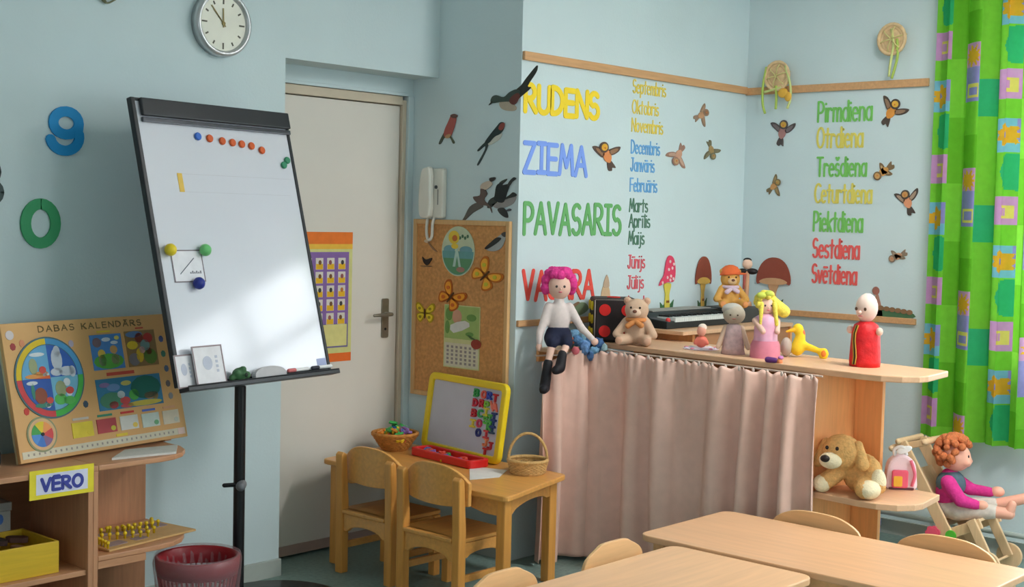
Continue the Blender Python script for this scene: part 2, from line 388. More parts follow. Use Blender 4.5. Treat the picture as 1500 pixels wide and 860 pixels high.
for tx, col, x0, x1, z0, h, w, lb in (
    ('RUDENS',YEL,4.278,4.806,1.95,.138,.026,'large yellow word RUDENS topmost on the calendar wall'),
    ('ZIEMA',BLU,4.282,4.728,1.69,.148,.022,'large blue word ZIEMA below the yellow RUDENS'),
    ('PAVASARIS',GRN,4.293,4.992,1.424,.152,.02,'large green word PAVASARIS in the middle of the calendar wall'),
    ('VASARA',RED,4.295,4.802,1.135,.142,.02,'large red word VASARA partly behind the pink-haired doll')):
    word('season_word', lb, tx, (x0,Y2,z0), RA, x1-x0, h, col, w, group='season names on the calendar wall', wob=.003)
mY, mB, mG, mR = M('letter_yellow',(232,208,92),.7), M('letter_blue',(112,172,222),.7), M('letter_green',(86,128,106),.7), M('letter_red',(222,98,108),.7)
tops = [2.169,2.073,1.987,1.884,1.80,1.704,1.607,1.533,1.452,1.338,1.24,1.143]
wid = [.27,.215,.255,.235,.195,.222,.15,.172,.13,.14,.135,.17]
for i, tx in enumerate('Septembris Oktobris Novembris Decembris Janvāris Februāris Marts Aprīlis Maijs Jūnijs Jūlijs Augusts'.split()):
    cn = ['yellow','blue','dark green','red'][i//3]
    word('month_word', 'small %s word %s in the month column' % (cn, tx), tx, (5.047,Y2,tops[i]-.068), RA, wid[i], .068, [mY,mB,mG,mR][i//3], .0068, group='month names on the calendar wall')
dG, dY, dR = M('day_green',(120,194,96),.7), M('day_yellow',(220,206,98),.7), M('day_red',(230,96,92),.7)
for tx, z0, h, w, y0, m_, cn in (('Pirmdiena',2.016,.11,.305,3.42,dG,'green'),('Otrdiena',1.886,.11,.262,3.42,dY,'yellow'),('Trešdiena',1.742,.104,.282,3.415,dG,'green'),('Ceturtdiena',1.609,.104,.322,3.421,dY,'yellow'),('Piektdiena',1.465,.108,.28,3.422,dG,'green'),('Sestdiena',1.331,.105,.267,3.421,dR,'red'),('Svētdiena',1.203,.103,.257,3.42,dR,'red')):
    word('weekday_word', '%s word %s in the weekday column on the right wall' % (cn, tx), tx, (XR,y0,z0), RB, w, h, m_, .0108, group='weekday names on the right wall')
# big foam digits on the left wall
def digit(ch, label, x0, x1, z0, z1, w, col):
    h = z1-z0; sx = (x1-x0-w)/GLY[ch][0]
    return single('foam_digit', letter_geo(ch, sx, h-w, w, .0003, .008), col, label, 'digit', 'foam digits on the left wall', loc=(x0+w/2,Y0,z0+w/2), rot=RA)
digit('9','blue foam digit 9 on the left wall', 2.358,2.495,1.68,1.856,.036, M('foam_digit_blue',(22,142,206),.6))
digit('0','green foam digit 0 on the left wall', 2.255,2.405,1.353,1.528,.038, M('foam_digit_green',(60,158,104),.6))
digit('8','dark grey foam digit cut off by the left picture edge', 2.05,2.195,1.49,1.665,.036, M('foam_digit_grey',(70,86,86),.6))
# wire twig at the very top
g = G().tube(spline([(-.13,.05,.01),(-.1,.012,.012),(-.03,-.0,.012),(.0,-.016,.012),(.03,-.002,.012),(.06,.02,.012),(.1,.06,.01)]), .0035, 6)
g.tube(spline([(0,-.016,.012),(-.02,.03,.012),(.01,.08,.01)]), .003, 6); g.tube(spline([(.03,.0,.012),(.05,.05,.014),(.15,.06,.01),(.2,.04,.01)]),.003,6)
single('twig_ornament', g, C(110,112,84), 'thin curved twig ornament at the top of the left wall', 'ornament', loc=(2.575,Y0,2.25), rot=RA, smooth=True)
# ------------------------------------------------------------------ wall clock
t = thing('wall_clock', 'round silver-rimmed wall clock above the flip chart', 'clock', (3.066,Y0,2.22), RA)
SIL = M('clock_silver', (196,198,200), .3, .03, metal=.6)
obj('rim', G().lathe([(.05,0.0),(.126,0),(.128,.03),(.122,.044),(.112,.046),(.106,.036),(.104,.03)],48,cap=False), SIL, t, True)
obj('dial', G().lathe([(.108,.002),(.108,.03)],48), M('dial_cream',(222,222,206),.35,spec=.6), t)
INK = C(96,92,80)
for k in range(12):
    a = PI/2-k*PI/6; d = .012 if k % 3 == 0 else .007
    obj('hour_mark', G().box((-.003,-d,.0301),(.003,d,.0315),mat=Matrix.Translation((.086*math.cos(a),.086*math.sin(a),0)) @ Matrix.Rotation(a-PI/2,4,'Z')), INK, t)
GOLD = C(160,142,90)
for nm, a, L_, w in (('hour_hand',92,.058,.005),('minute_hand',131,.085,.004),('second_hand',133,.07,.0018)):
    obj(nm, G().box((-.015,-w/2,.032),(L_,w/2,.0335),mat=Matrix.Rotation(R(a),4,'Z')), GOLD, t)
obj('hub', G().lathe([(.007,.03),(.007,.036)],14), GOLD, t)
# ------------------------------------------------------------------ flat cut-outs on the walls
def cut(t, nm, pts, col, lvl=0, th=.003, sm=True, k=3):
    return obj(nm, G().prism(smooth_closed(pts, k) if sm else pts, .0005+lvl*.0022, .0005+lvl*.0022+th), col, t)
def tr(pts, s, ox, oy, cx, cy, su, sv):  # traced units -> metres about a centre
    return [((x/s+ox-cx)*su, -(y/s+oy-cy)*sv) for x, y in pts]
PW = (.00428,.00306)
def pinned(name, label, cat, c, s, o, uv, parts, group=None, su=PW[0], sv=PW[1], rot=RB, x=XP, sag=0):
    loc = (x, uv[0], uv[1]) if rot is RB else (uv[0], x, uv[1])
    t = thing(name, label, cat, loc, rot, group)
    for i, (nm, col, pts, lvl) in enumerate(parts):
        # undo the slant of level lines on the wall in the traced outline
        q = tr(pts, s, o[0], o[1], c[0], c[1], su, sv); q = [(a, b+sag*a) for a, b in q]
        cut(t, nm, q, col, lvl)
    return t
BG = 'paper birds on the chimney wall'
pinned('paper_bird','red-breasted paper bird above the white intercom','bird cut-out',(655,190),10.12,(630,160),(4.272,1.889),[
 ('tail',C(86,92,80),[(200,320),(150,400),(105,505),(140,505),(180,430),(220,400)],0),
 ('wing',C(92,96,74),[(230,400),(280,430),(320,510),(345,490),(300,420),(270,390)],0),
 ('body',C(176,92,84),[(290,95),(345,85),(365,140),(350,230),(320,330),(280,410),(210,415),(185,370),(200,290),(240,200),(270,130)],1),
 ('head',C(110,80,72),[(285,90),(340,72),(390,100),(360,135),(300,125)],2),
 ('belly',C(190,150,110),[(230,380),(285,370),(295,400),(250,430),(210,420)],2)],BG)
pinned('paper_bird','swallow cut-out with long forked tail, head to the upper right','bird cut-out',(717,205),10.12,(630,160),(4.008,1.837),[
 ('tail',C(52,64,62),[(800,480),(690,590),(705,610),(790,540),(790,600),(690,795),(715,800),(820,590),(840,500)],0),
 ('belly',C(206,206,196),[(1030,360),(1000,440),(880,520),(840,500),(960,390)],0),
 ('body',C(44,58,58),[(1060,215),(1010,205),(960,260),(850,400),(795,490),(850,500),(930,410),(1010,370),(1060,290)],1),
 ('face',C(150,76,66),[(1020,225),(1070,220),(1060,290),(1020,320),(990,290)],2)],BG)
pinned('paper_bird','large dark swallow cut-out whose tail crosses the wall corner','bird cut-out',(752,135),10.75,(700,90),(3.874,2.039),[
 ('tail',C(56,58,52),[(560,470),(650,380),(720,280),(860,110),(875,150),(850,220),(740,400),(790,430),(640,560),(590,600)],0),
 ('belly',C(186,170,150),[(340,620),(470,610),(580,700),(560,760),(430,750),(350,700)],0),
 ('body',C(70,84,78),[(230,530),(290,510),(400,545),(480,480),(580,440),(640,480),(600,580),(560,660),(480,620),(340,620),(230,630),(205,590)],1),
 ('wing',C(110,62,56),[(520,550),(600,500),(640,540),(590,650),(540,670),(490,620)],2),
 ('beak',C(60,62,54),[(235,630),(180,660),(230,600)],2)],BG)
pinned('paper_bird','pale-headed paper bird with long drooping wing above the pinboard','bird cut-out',(700,290),9.55,(660,240),(4.071,1.583),[
 ('wing',C(98,94,88),[(350,540),(250,600),(180,740),(120,850),(180,800),(300,680),(430,600),(410,560)],0),
 ('body',C(104,88,82),[(300,460),(390,440),(400,340),(460,360),(490,420),(450,500),(540,590),(560,680),(510,590),(400,570),(330,520)],1),
 ('breast',C(200,182,164),[(400,340),(420,280),(520,240),(560,290),(480,360),(440,350)],2),
 ('head',C(64,60,56),[(530,250),(520,205),(590,190),(600,215),(560,250)],2)],BG)
pinned('paper_bird','black paper bird with raised wings next to the pale-headed one','bird cut-out',(728,282),9.55,(660,240),(3.955,1.605),[
 ('wing',C(70,74,70),[(640,330),(660,250),(750,205),(740,235),(690,290),(700,380)],0),
 ('tail',C(64,68,64),[(500,600),(520,500),(600,450),(640,500),(560,590)],0),
 ('body',C(40,46,48),[(600,430),(620,300),(680,260),(700,290),(790,280),(760,400),(720,520),(640,520),(590,480)],1),
 ('neck',C(56,60,58),[(770,290),(800,230),(850,185),(880,205),(830,250),(790,310)],2)],BG)
pinned('paper_bird','grey swallow cut-out by the wall corner, right of the black bird','bird cut-out',(748,302),9.55,(660,240),(3.895,1.545),[
 ('breast',C(150,146,144),[(620,560),(720,520),(900,450),(940,450),(900,540),(780,600),(680,610)],0),
 ('wing',C(52,56,54),[(780,490),(860,420),(900,390),(945,420),(930,445),(850,470)],1),
 ('tail',C(58,60,60),[(700,620),(770,600),(820,650),(840,730),(790,725),(730,680)],1),
 ('foot',C(84,84,90),[(810,640),(850,610),(880,620),(870,640),(840,645)],1)],BG)
# intercom
t = thing('intercom_phone','white intercom handset on the wall above the pinboard','intercom',(XP,4.338,1.6),RB)
IV = M('intercom_plastic',(224,222,212),.4)
obj('base', G().box((-.01,-.11,0),(.062,.115,.03)), IV, t, bevel=.008)
obj('handset', G().prism(smooth_closed([(-.058,-.095),(-.064,0),(-.05,.1),(-.02,.118),(.004,.112),(.01,.0),(.006,-.1),(-.03,-.112)],3),.03,.062), IV, t, bevel=.008)
obj('button', G().prism(circ(.022,.03,.008),.03,.034), C(70,72,76), t)
obj('slot', G().box((.03,-.05,.0295),(.036,.02,.0315)), C(150,150,144), t)
cd = obj('cord', G().tube(spline([(-.03,-.105,.03),(-.036,-.16,.03),(-.03,-.2,.03),(-.014,-.21,.03),(.0,-.19,.03),(.002,-.14,.03),(.006,-.108,.024)]), .007, 8), IV, t, True)
# pinboard
CORK = M('cork', (206,150,96), .9, .16, 70, .15, 200, .1); PINE = wood('pine_frame',(214,170,116),'y',.08)
CB0, CB1, CZ0, CZ1 = 4.474, 3.872, .672, 1.484
t = thing('cork_board','cork pinboard with pine frame beside the door','pinboard',(XP,CB0,CZ0),RB); w, h = CB0-CB1, CZ1-CZ0
obj('cork_panel', G().box((.02,.02,.001),(w-.02,h-.02,.01)), CORK, t)
for a, b in (((0,0,0),(.022,h,.02)),((w-.022,0,0),(w,h,.02)),((.022,0,0),(w-.022,.022,.02)),((.022,h-.022,0),(w-.022,h,.02))): obj('frame_strip', G().box(a,b), PINE, t, bevel=.003)
XC = XP-.011
# oval picture
t = thing('oval_picture','oval picture card with yellow flower and blue hills on the pinboard','picture',(XC,4.186,1.344),RB)
ov = lambda sx, sy, n=40: circ(0,0,.103*sx,.112*sy,n)
obj('card', G().prism(ov(1,1),0,.003), C(196,206,176), t)
obj('hills', G().prism([p for p in circ(0,0,.098,.107,60) if p[1] < .008],.003,.0036), C(104,158,158), t); obj('hill_top', G().prism(circ(-.055,.006,.036,.02,20),.003,.0035), C(112,160,170), t); obj('hill_top', G().prism(circ(.05,.006,.04,.018,20),.003,.0035), C(112,160,170), t)
obj('meadow', G().prism([p for p in circ(0,0,.096,.104,60) if p[1] < -.03],.0036,.0042), C(96,150,110), t)
obj('flower', G().prism(circ(-.026,.062,.034,.03),.0036,.0044).prism(circ(-.02,.022,.022,.012),.0036,.0044), C(228,196,70), t)
obj('flower_heart', G().prism(circ(-.02,.058,.016,.014),.0044,.005), C(196,110,54), t)
g = G()
for i in range(4): g.prism(circ(.012+i*.016,.06+(i%2)*.008,.007,.008,10),.0036,.0042)
obj('lettering', g, C(84,120,92), t)
obj('stalk', G().prism([(-.03,-.07),(-.012,.01),(.0,.01),(.022,-.07),(.008,-.07),(-.004,-.02),(-.014,-.07)],.0042,.0048), C(176,206,196), t)
obj('blossoms', G().prism(circ(.02,-.082,.026,.012),.0042,.0048), C(170,128,116), t)
# calendar sheet with a red apple pin
t = thing('wall_calendar','paper month calendar with green picture hanging on the pinboard','calendar',(XC,4.153,.96),RB)
obj('sheet', G().box((-.112,-.142,0),(.112,.142,.002)), C(206,206,150), t)
obj('picture', G().box((-.108,-.01,.002),(.108,.138,.0026)), C(160,184,110), t)
obj('picture_figure', G().prism(circ(-.03,.09,.03,.032),.0026,.003).prism(circ(-.03,.075,.02,.016),.003,.0034), C(206,156,130), t)
obj('picture_banner', G().prism(smooth_closed([(-.07,.05),(.02,.075),(.05,.05),(-.05,.015)],2),.003,.0036), C(214,214,210), t)
obj('picture_leaves', G().prism(circ(-.08,.1,.022,.03),.0026,.003).prism(circ(-.09,.04,.014,.03),.0026,.003).prism(circ(.06,.09,.03,.016),.0026,.003).prism(circ(.05,.015,.025,.01),.0026,.003), C(110,150,80), t)
obj('month_grid', G().box((-.105,-.136,.002),(.105,-.03,.0026)), C(212,206,184), t)
g = G()
for i in range(7):
    for j in range(5): g.box((-.092+i*.028,-.125+j*.018,.0026),(-.078+i*.028,-.114+j*.018,.003))
obj('dates', g, C(150,140,140), t)
t = thing('apple_pin','dark red apple cut-out pinned over the calendar sheet','cut-out',(XC-.0045,4.058,.935),RB)
cut(t,'apple',circ(0,0,.03,.022,12),C(152,62,50)); cut(t,'leaf',[(-.05,.038),(-.02,.028),(.0,.02),(-.03,.022)],C(70,96,60),1)
# small birds on the pinboard
pinned('paper_bird','grey and black tit cut-out pinned at the upper right of the pinboard','bird cut-out',(728,353),4.78,(590,300),(3.95,1.397),[
 ('body',C(168,172,172),[(700,200),(720,200),(715,240),(690,300),(640,325),(590,315),(620,280),(660,230)],0),
 ('wing',C(48,50,50),[(690,235),(660,270),(600,310),(582,305),(620,265),(660,230)],1),('head',C(74,74,74),[(690,205),(715,190),(735,205),(712,225)],1)],BG,x=XC)
pinned('paper_bird','small black bird cut-out at the left of the pinboard','bird cut-out',(625,381),4.78,(590,300),(4.387,1.297),[
 ('body',C(46,36,32),[(135,365),(160,385),(205,370),(195,400),(170,425),(145,405)],0),('twig',C(120,96,72),[(130,430),(200,428),(200,434),(130,436)],0)],BG,x=XC)
pinned('paper_bird','faint brown bird cut-out under the intercom cord','bird cut-out',(632,360),4.78,(590,300),(4.358,1.363),[
 ('body',C(150,112,84),[(165,250),(180,255),(205,290),(245,328),(215,315),(185,280)],0),('head',C(206,186,160),[(150,255),(165,243),(182,258),(168,268)],1)],BG,x=XC)
BUTT = 'paper butterflies on the pinboard'
def butterfly(label, uv, rot, s, c1, c2, c3):
    t = thing('paper_butterfly', label, 'butterfly', (XC,uv[0],uv[1]), RB, BUTT)
    def P(pts): 
        a = math.cos(R(rot)); b = math.sin(R(rot)); return [((x*a-y*b)*s*1.25, (x*b+y*a)*s) for x, y in pts]
    for sg in (-1, 1):
        up_ = [(0,.05),(sg*.25,.55),(sg*.7,.95),(sg*.95,.75),(sg*.85,.3),(sg*.4,.0)]
        lo_ = [(0,0),(sg*.5,.05),(sg*.85,-.15),(sg*.75,-.6),(sg*.45,-.8),(sg*.15,-.4)]
        for nm, q in (('wing',up_),('wing',lo_)):
            w_ = cut(t, nm, P(q), c1); cx = sum(x for x,_ in q)/6; cy = sum(y for _,y in q)/6
            cut(w_, 'wing_patch', P([(cx+(x-cx)*.72, cy+(y-cy)*.72) for x, y in q]), c2, 1); cut(w_, 'wing_spot', P(circ(cx,cy,.13,n=8)), c3, 2)
    cut(t,'body',P([(-.06,.3),(0,.42),(.06,.3),(.05,-.3),(0,-.45),(-.05,-.3)]),C(90,60,30),2)
butterfly('orange and yellow butterfly on the right half of the pinboard',(4.014,1.242),-45,.07,C(196,110,40),C(244,176,60),C(200,190,60))
butterfly('orange butterfly just above the paper calendar',(4.225,1.135),-35,.066,C(186,96,36),C(240,160,48),C(214,108,40))
butterfly('yellow butterfly at the left edge of the pinboard',(4.389,1.051),0,.052,C(190,160,40),C(240,214,60),C(170,150,40))
# ------------------------------------------------------------------ cartoon birds in flight on both walls
BIRDS = 'cartoon birds in flight'
def flyer(label, wall, u, v, rot, s, hood, face, belly, wing, w1=60, w2=-60, asp=1.0):
    loc, r = ((u, Y2, v), RA) if wall == 'A' else ((XR, u, v), RB)
    t = thing('cartoon_bird', label, 'bird cut-out', loc, r, BIRDS)
    def P(pts, a=0, o=(0,0)):
        A = R(rot); q = []
        for x, y in pts:
            x, y = x*math.cos(R(a))-y*math.sin(R(a))+o[0], x*math.sin(R(a))+y*math.cos(R(a))+o[1]
            q.append(((x*math.cos(A)-y*math.sin(A))*s*asp, (x*math.sin(A)+y*math.cos(A))*s))
        return q
    # the bird faces local +y before the turn
    tl = cut(t,'tail',P([(-.12,-.35),(.12,-.35),(.3,-.95),(.05,-.85),(-.05,-1.0),(-.28,-.85)]),hood)
    for sg, a in ((-1,w1),(1,w2)):
        wp = [(0,-.12),(.3,-.2),(.75,-.1),(.95,.12),(.7,.2),(.35,.2),(0,.15)]
        w_ = cut(t,'wing',P(wp, a, (sg*.2,.05)),hood,0)
        cut(w_,'wing_feathers',P([(.15+(x-.15)*.72, y*.6) for x, y in wp], a, (sg*.2,.05)),wing,1)
    cut(t,'body',P([(-.25,.15),(0,.3),(.25,.15),(.26,-.25),(0,-.5),(-.26,-.25)]),belly,1)
    h_ = cut(t,'head',P(circ(0,.5,.33,.32,10)),hood,2)
    cut(h_,'face',P(circ(0,.5,.22,.2,10)),face,3); cut(h_,'beak',P([(-.06,.5),(.06,.5),(0,.38)]),C(214,120,50),4,sm=False)
DK, BR, LB, GY = C(92,74,66), C(150,112,84), C(186,140,110), C(112,108,100)
flyer('yellow-faced bird cut-out beside the word ZIEMA','A',4.862,1.80,28,.078,DK,C(226,170,60),C(222,140,86),BR,115,-10,1.3)
flyer('pinkish brown bird cut-out right of the blue month names','A',5.43,1.826,150,.066,C(160,124,108),C(190,150,110),C(206,156,130),C(196,160,140),150,30,1.35)
flyer('brown bird cut-out highest on the calendar wall','A',5.626,2.041,-60,.055,C(150,124,104),BR,C(196,150,112),C(170,138,112),120,-20,1.4)
flyer('olive bird cut-out nearest the room corner on the calendar wall','A',5.722,1.865,-160,.056,C(118,112,88),C(156,136,96),C(170,140,90),C(130,122,96),160,20,1.35)
flyer('dark-hooded bird cut-out under the left straw ornament','B',3.617,1.976,-12,.075,C(84,76,76),C(206,160,70),C(170,124,118),C(120,108,110),150,40)
flyer('orange-bellied bird cut-out right of the word Pirmdiena','B',3.015,2.06,-30,.078,C(84,72,66),C(226,176,70),C(224,150,70),C(150,120,96),140,30)
flyer('tawny bird cut-out flying left beside the word Trešdiena','B',3.048,1.766,125,.066,C(128,104,76),C(206,160,100),C(212,156,88),C(190,156,110),-20,-150)
flyer('small tawny bird cut-out alone near the room corner','B',3.654,1.698,-50,.055,C(120,104,76),C(176,150,90),C(200,146,90),C(160,136,96),120,-20)
flyer('wide-winged bird cut-out nearest the curtain','B',2.914,1.624,20,.07,C(80,70,64),C(204,150,90),C(222,150,112),C(170,144,124),120,30)
flyer('pale brown bird cut-out lowest on the right wall','B',2.956,1.356,115,.055,C(140,122,104),C(190,150,120),C(204,154,120),C(160,142,122),10,-140)
# ------------------------------------------------------------------ mushroom cut-outs
def mushroom(name, label, wall, u, v, cap_pts, cap_c, stem_c, grass_c, sx, sy, dots=None, gill=None):
    loc, r = ((u, Y2, v), RA) if wall == 'A' else ((XR, u, v), RB)
    t = thing(name, label, 'mushroom cut-out', loc, r, 'mushroom cut-outs on the rail'); k = lambda p: [(x*sx, y*sy) for x, y in p]
    cut(t,'grass',k([(-.5,.0),(-.55,.32),(-.3,.18),(-.1,.3),(.1,.15),(.35,.25),(.6,.4),(.5,.0)]),grass_c,0,.004,False)
    cut(t,'stem',k([(-.2,.1),(-.16,.6),(-.3,1.0),(.3,1.0),(.16,.6),(.22,.1)]),stem_c,1,.004)
    cut(t,'face',k(circ(-.05,.34,.05,.05,8)),C(150,96,50),3); cut(t,'face',k(circ(.09,.34,.05,.05,8)),C(150,96,50),3)
    c_ = cut(t,'cap',k(cap_pts),cap_c,2,.004)
    if gill: cut(c_,'gills',k(gill),stem_c,3)
    for d in dots or []: cut(c_,'dot',k(circ(d[0],d[1],.075,.06,8)),C(238,206,206),4,sm=False)
mushroom('paper_mushroom','pink dotted pointed-cap mushroom cut-out on the rail','A',5.372,1.06,[(-.75,.95),(-.45,1.0),(0,1.08),(.5,1.1),(.62,1.5),(.45,1.95),(.05,2.08),(-.2,1.85),(-.35,1.35),(-.6,1.15)],C(226,72,104),C(216,198,84),C(64,110,72),.098,.131,[(-.1,1.25),(.2,1.3),(.4,1.2),(0,1.55),(.3,1.6),(.1,1.85),(.42,1.75),(-.5,1.06),(.15,1.15)])
dome = [(-.95,.95),(-1.0,1.3),(-.75,1.75),(-.3,2.0),(.3,2.0),(.75,1.75),(1.0,1.3),(.95,.95),(.4,1.15),(-.4,1.15)]
gil = [(-.85,1.05),(-.4,1.2),(.4,1.2),(.85,1.05),(.4,.95),(-.4,.95)]
mushroom('paper_mushroom','brown-capped mushroom cut-out left of the room corner','A',5.682,1.06,dome,C(140,70,52),C(220,180,90),C(70,100,70),.07,.131,None,gil)
mushroom('paper_mushroom','wide brown-capped mushroom cut-out on the right wall','B',3.638,1.06,dome,C(148,74,58),C(206,160,120),C(70,100,74),.1,.131,None,gil)
# little cut-outs by the rail
t = thing('caterpillar_cutout','low green caterpillar cut-out with brown back on the right rail','cut-out',(XR,2.975,1.062),RB)
cut(t,'body',[(-.1,0),(-.11,.035),(-.04,.04),(.03,.035),(.1,.028),(.112,.0)],C(74,112,80))
for i in range(7): cut(t,'bump',circ(-.085+i*.03,.042-i*.0025,.016,.012,10),C(140,106,76),1)
t = thing('cattail_cutout','thin brown stem cut-out with round head behind the red puppet','cut-out',(XR,3.05,1.062),RB)
cut(t,'stem',[(-.012,0),(.03,.0),(.004,.1),(-.01,.1)],C(176,128,110)); cut(t,'head',circ(-.01,.122,.019,.02,12),C(160,104,92),1)
t = thing('leaf_cutout','grey-green leaf cut-out on the rail left of the dotted cube','cut-out',(4.7,Y2,1.06),RA)
cut(t,'leaf',[(-.07,.03),(-.03,.055),(.03,.06),(.06,.03),(.01,.005),(-.06,.0)],C(130,150,120)); cut(t,'stalk',[(-.06,.05),(-.02,.065),(-.01,.058),(-.05,.04)],C(150,120,96),1)
t = thing('gnome_cutout','beige pointed gnome cut-out above the dotted cube','cut-out',(4.884,Y2,1.06),RA)
cut(t,'body',[(-.035,0),(-.03,.11),(.0,.14),(.03,.11),(.035,0)],C(206,176,140)); cut(t,'hat',[(-.022,.13),(.004,.185),(.024,.13)],C(190,164,140),1)
# straw ornaments with ribbons
def straw(label, u, v, r, rib, knot=None):
    t = thing('straw_ornament', label, 'ornament', (XR,u,v), RB, 'straw ornaments over the rail')
    g = G(); 
    for i in range(5): g.tube([(x,y,.028+.012*math.cos(i)) for x,y in circ(0,0,r*(1-.2*i),r*1.05*(1-.2*i),22)], r*.14, 8, closed=True)
    g.ell((0,0,.026),(r*.95,r,.02))
    obj('straw_disc', g, M('straw',(222,190,146),.8,.12,60), t, True)
    g = G()
    for k in range(6):
        a = R(60*k+15); g.tube([(0,0,.05),(r*.6*math.cos(a),r*.6*math.sin(a),.058),(r*1.1*math.cos(a),r*1.15*math.sin(a),.03)], .003, 5)
    obj('straw_rays', g, M('straw_pale',(214,204,140),.8,.1), t, True)
    for i, p in enumerate(rib): obj('ribbon', G().tube(spline([(*q,.045) for q in p]), .0065, 6), [C(176,200,96),C(206,214,140)][i%2], t, True)
    if knot: obj('bow', G().ell((*knot,.05),(.03,.025,.012)).ell((knot[0]+.03,knot[1]-.02,.05),(.02,.025,.01)), C(226,174,70), t, True)
straw('round straw ornament with green ribbons hanging at the room corner rail',3.639,2.26,.068,[[(-.06,.05),(-.078,-.05),(-.076,-.14),(-.06,-.19)],[(.05,.05),(.082,-.05),(.085,-.12),(.07,-.17)],[(0,-.05),(.004,-.12),(.002,-.17)],[(-.07,-.08),(-.02,-.07),(.03,-.06)]],(.045,-.09))
straw('round straw ornament high on the right wall above the rail end',3.011,2.403,.068,[[(.03,.0),(.036,-.08),(.024,-.14),(.01,-.19)],[(0,.05),(.012,-.03),(.0,-.12),(-.004,-.18)]])
# ------------------------------------------------------------------ door poster
t = thing('door_poster','orange and purple picture-card poster on the white door','poster',(3.74,Y1,1.13),RA)
obj('sheet', G().box((-.185,-.288,.0005),(.185,.288,.002)), C(214,212,140), t)
obj('band', G().box((-.185,.235,.002),(.185,.288,.0026)), C(236,122,44), t); obj('band', G().box((-.185,-.288,.002),(.185,-.25,.0026)), C(236,112,44), t)
obj('band', G().box((-.185,.213,.002),(.185,.235,.0026)), C(240,190,70), t)
obj('purple_panel', G().box((-.165,-.118,.002),(.165,.2,.0026)), C(136,104,168), t)
g = G(); g.box((-.165,-.225,.002),(.165,-.118,.0026)); obj('border', g, C(110,100,150), t); obj('note_field', G().box((-.158,-.218,.0026),(.158,-.122,.003)), C(222,214,140), t)
for i in range(5):
    for j in range(5):
        x, y = -.132+i*.064, .148-j*.061
        c_ = obj('picture_card', G().box((x-.021,y-.025,.0026),(x+.021,y+.026,.0032)), C(222,216,206), t)
        obj('caption_field', G().box((x-.019,y-.024,.0032),(x+.019,y+.0,.0036)), C(232,182,40), c_)
        obj('drawing', G().prism(circ(x+random.uniform(-.004,.004),y+.006,.009,.011,8),.0036,.004), C(*random.choice([(120,80,50),(60,60,60),(190,120,50),(150,90,90)])), c_)
# ------------------------------------------------------------------ puppet counter, its curtain, the end shelf
BEE = wood('beech_laminate', (222,178,140), 'y', .07); BEEZ = wood('beech_laminate_upright', (240,170,108), 'z', .08)
SHELF_OUT = [(0,.0),(0,-.24),(.02,-.33),(.07,-.38),(.14,-.4),(.36,-.33),(.39,-.28),(.39,0)]
ang = R(-6.1); ca, sa = math.cos(ang), math.sin(ang)
CZ = .955
t = thing('puppet_counter','beech puppet counter with rounded end behind the pink curtain','counter',(4.525,2.53,0),(0,0,ang))
ol = [(0,1.24)]+smooth_closed(SHELF_OUT[1:6],3)[:13]+[(.39,-.3),(.39,1.2)]
obj('top_board', G().prism([(0,1.24),(0,-.2),(.012,-.28),(.05,-.345),(.11,-.38),(.16,-.385),(.385,-.335),(.395,-.3),(.395,1.24)],CZ-.024,CZ), BEE, t, bevel=.004)
obj('end_panel', G().box((.01,.0,.0),(.285,.02,CZ-.024)), BEEZ, t, bevel=.002)
obj('side_panel', G().box((.27,-.125,.0),(.29,-.0005,CZ-.024)), BEEZ, t, bevel=.002)
obj('shelf', G().prism([(0,-.001),(0,-.2),(.012,-.28),(.05,-.345),(.11,-.38),(.16,-.385),(.36,-.335),(.37,-.3),(.37,-.13),(.2695,-.13),(.2695,-.001)],.456,.48), BEE, t, bevel=.003)
obj('side_panel', G().box((.27,1.18,.0),(.29,1.2,CZ-.024)), BEEZ, t); obj('back_panel', G().box((.3,.03,.1),(.316,1.17,CZ-.024)), BEEZ, t)
# curtain hung in front of it
CURT = M('curtain_dusty_pink', (238,200,184), .9, .04, 20, .1, 400, .1, transl=.08)
def cworld(x, y): return (4.525+x*ca-y*sa, 2.53+x*sa+y*ca)
p0 = cworld(-.03, -.055); p1 = cworld(-.035, 1.18); pl = (4.28, 3.735)
path = [pl, (4.42, 3.70), (4.585, 3.693), p0]
seg = [(Vector(path[i+1])-Vector(path[i])).length for i in range(3)]; TOT = sum(seg)
def pathpt(s):
    for i in range(3):
        if s <= seg[i] or i == 2:
            a, b = Vector(path[i]), Vector(path[i+1]); d = (b-a)/seg[i]; return a+d*s, d
        s -= seg[i]
NU, NV = 420, 60; v = []; f = []
rnd = [random.uniform(-1,1) for _ in range(60)]
def fold(s, q):      # q: 0 top .. 1 bottom
    k = s*5.6+.55*math.sin(s*4.1+.6)+.3*math.sin(s*9.7)+.16*q*math.sin(s*6+1)
    a_ = math.sin(k*2*PI); amp = .012+.032*min(1, .25+q*1.6)
    return amp*(abs(a_)**.7*math.copysign(1, a_))+.011*math.sin(s*31+2*math.sin(s*6))*(1-.7*q)+.006*math.sin(s*2*PI*24)*max(0, 1-q*9)+.010*q*math.sin(s*9+q*3)
for j in range(NV+1):
    q = j/NV
    for i in range(NU+1):
        s = TOT*i/NU; p, d = pathpt(s); n = Vector((d.y, -d.x)); n = -n if n.x > 0 else n
        if abs(n.x) < .3 and n.y > 0: n = -n
        ztop = .925 if s > .2 else .885+.2*s
        z = ztop+.006*math.sin(s*2*PI*24)*(1-q)-(ztop-.02)*q
        o_ = .028+fold(s, q)+.008*q; pp = p+n*o_; v.append((pp.x, pp.y, z))
for j in range(NV):
    for i in range(NU): a = j*(NU+1)+i; f.append((a, a+1, a+NU+2, a+NU+1))
cg = G().add(v, f)
t = thing('counter_curtain','dusty pink pleated curtain hung along the puppet counter','curtain',(0,0,0))
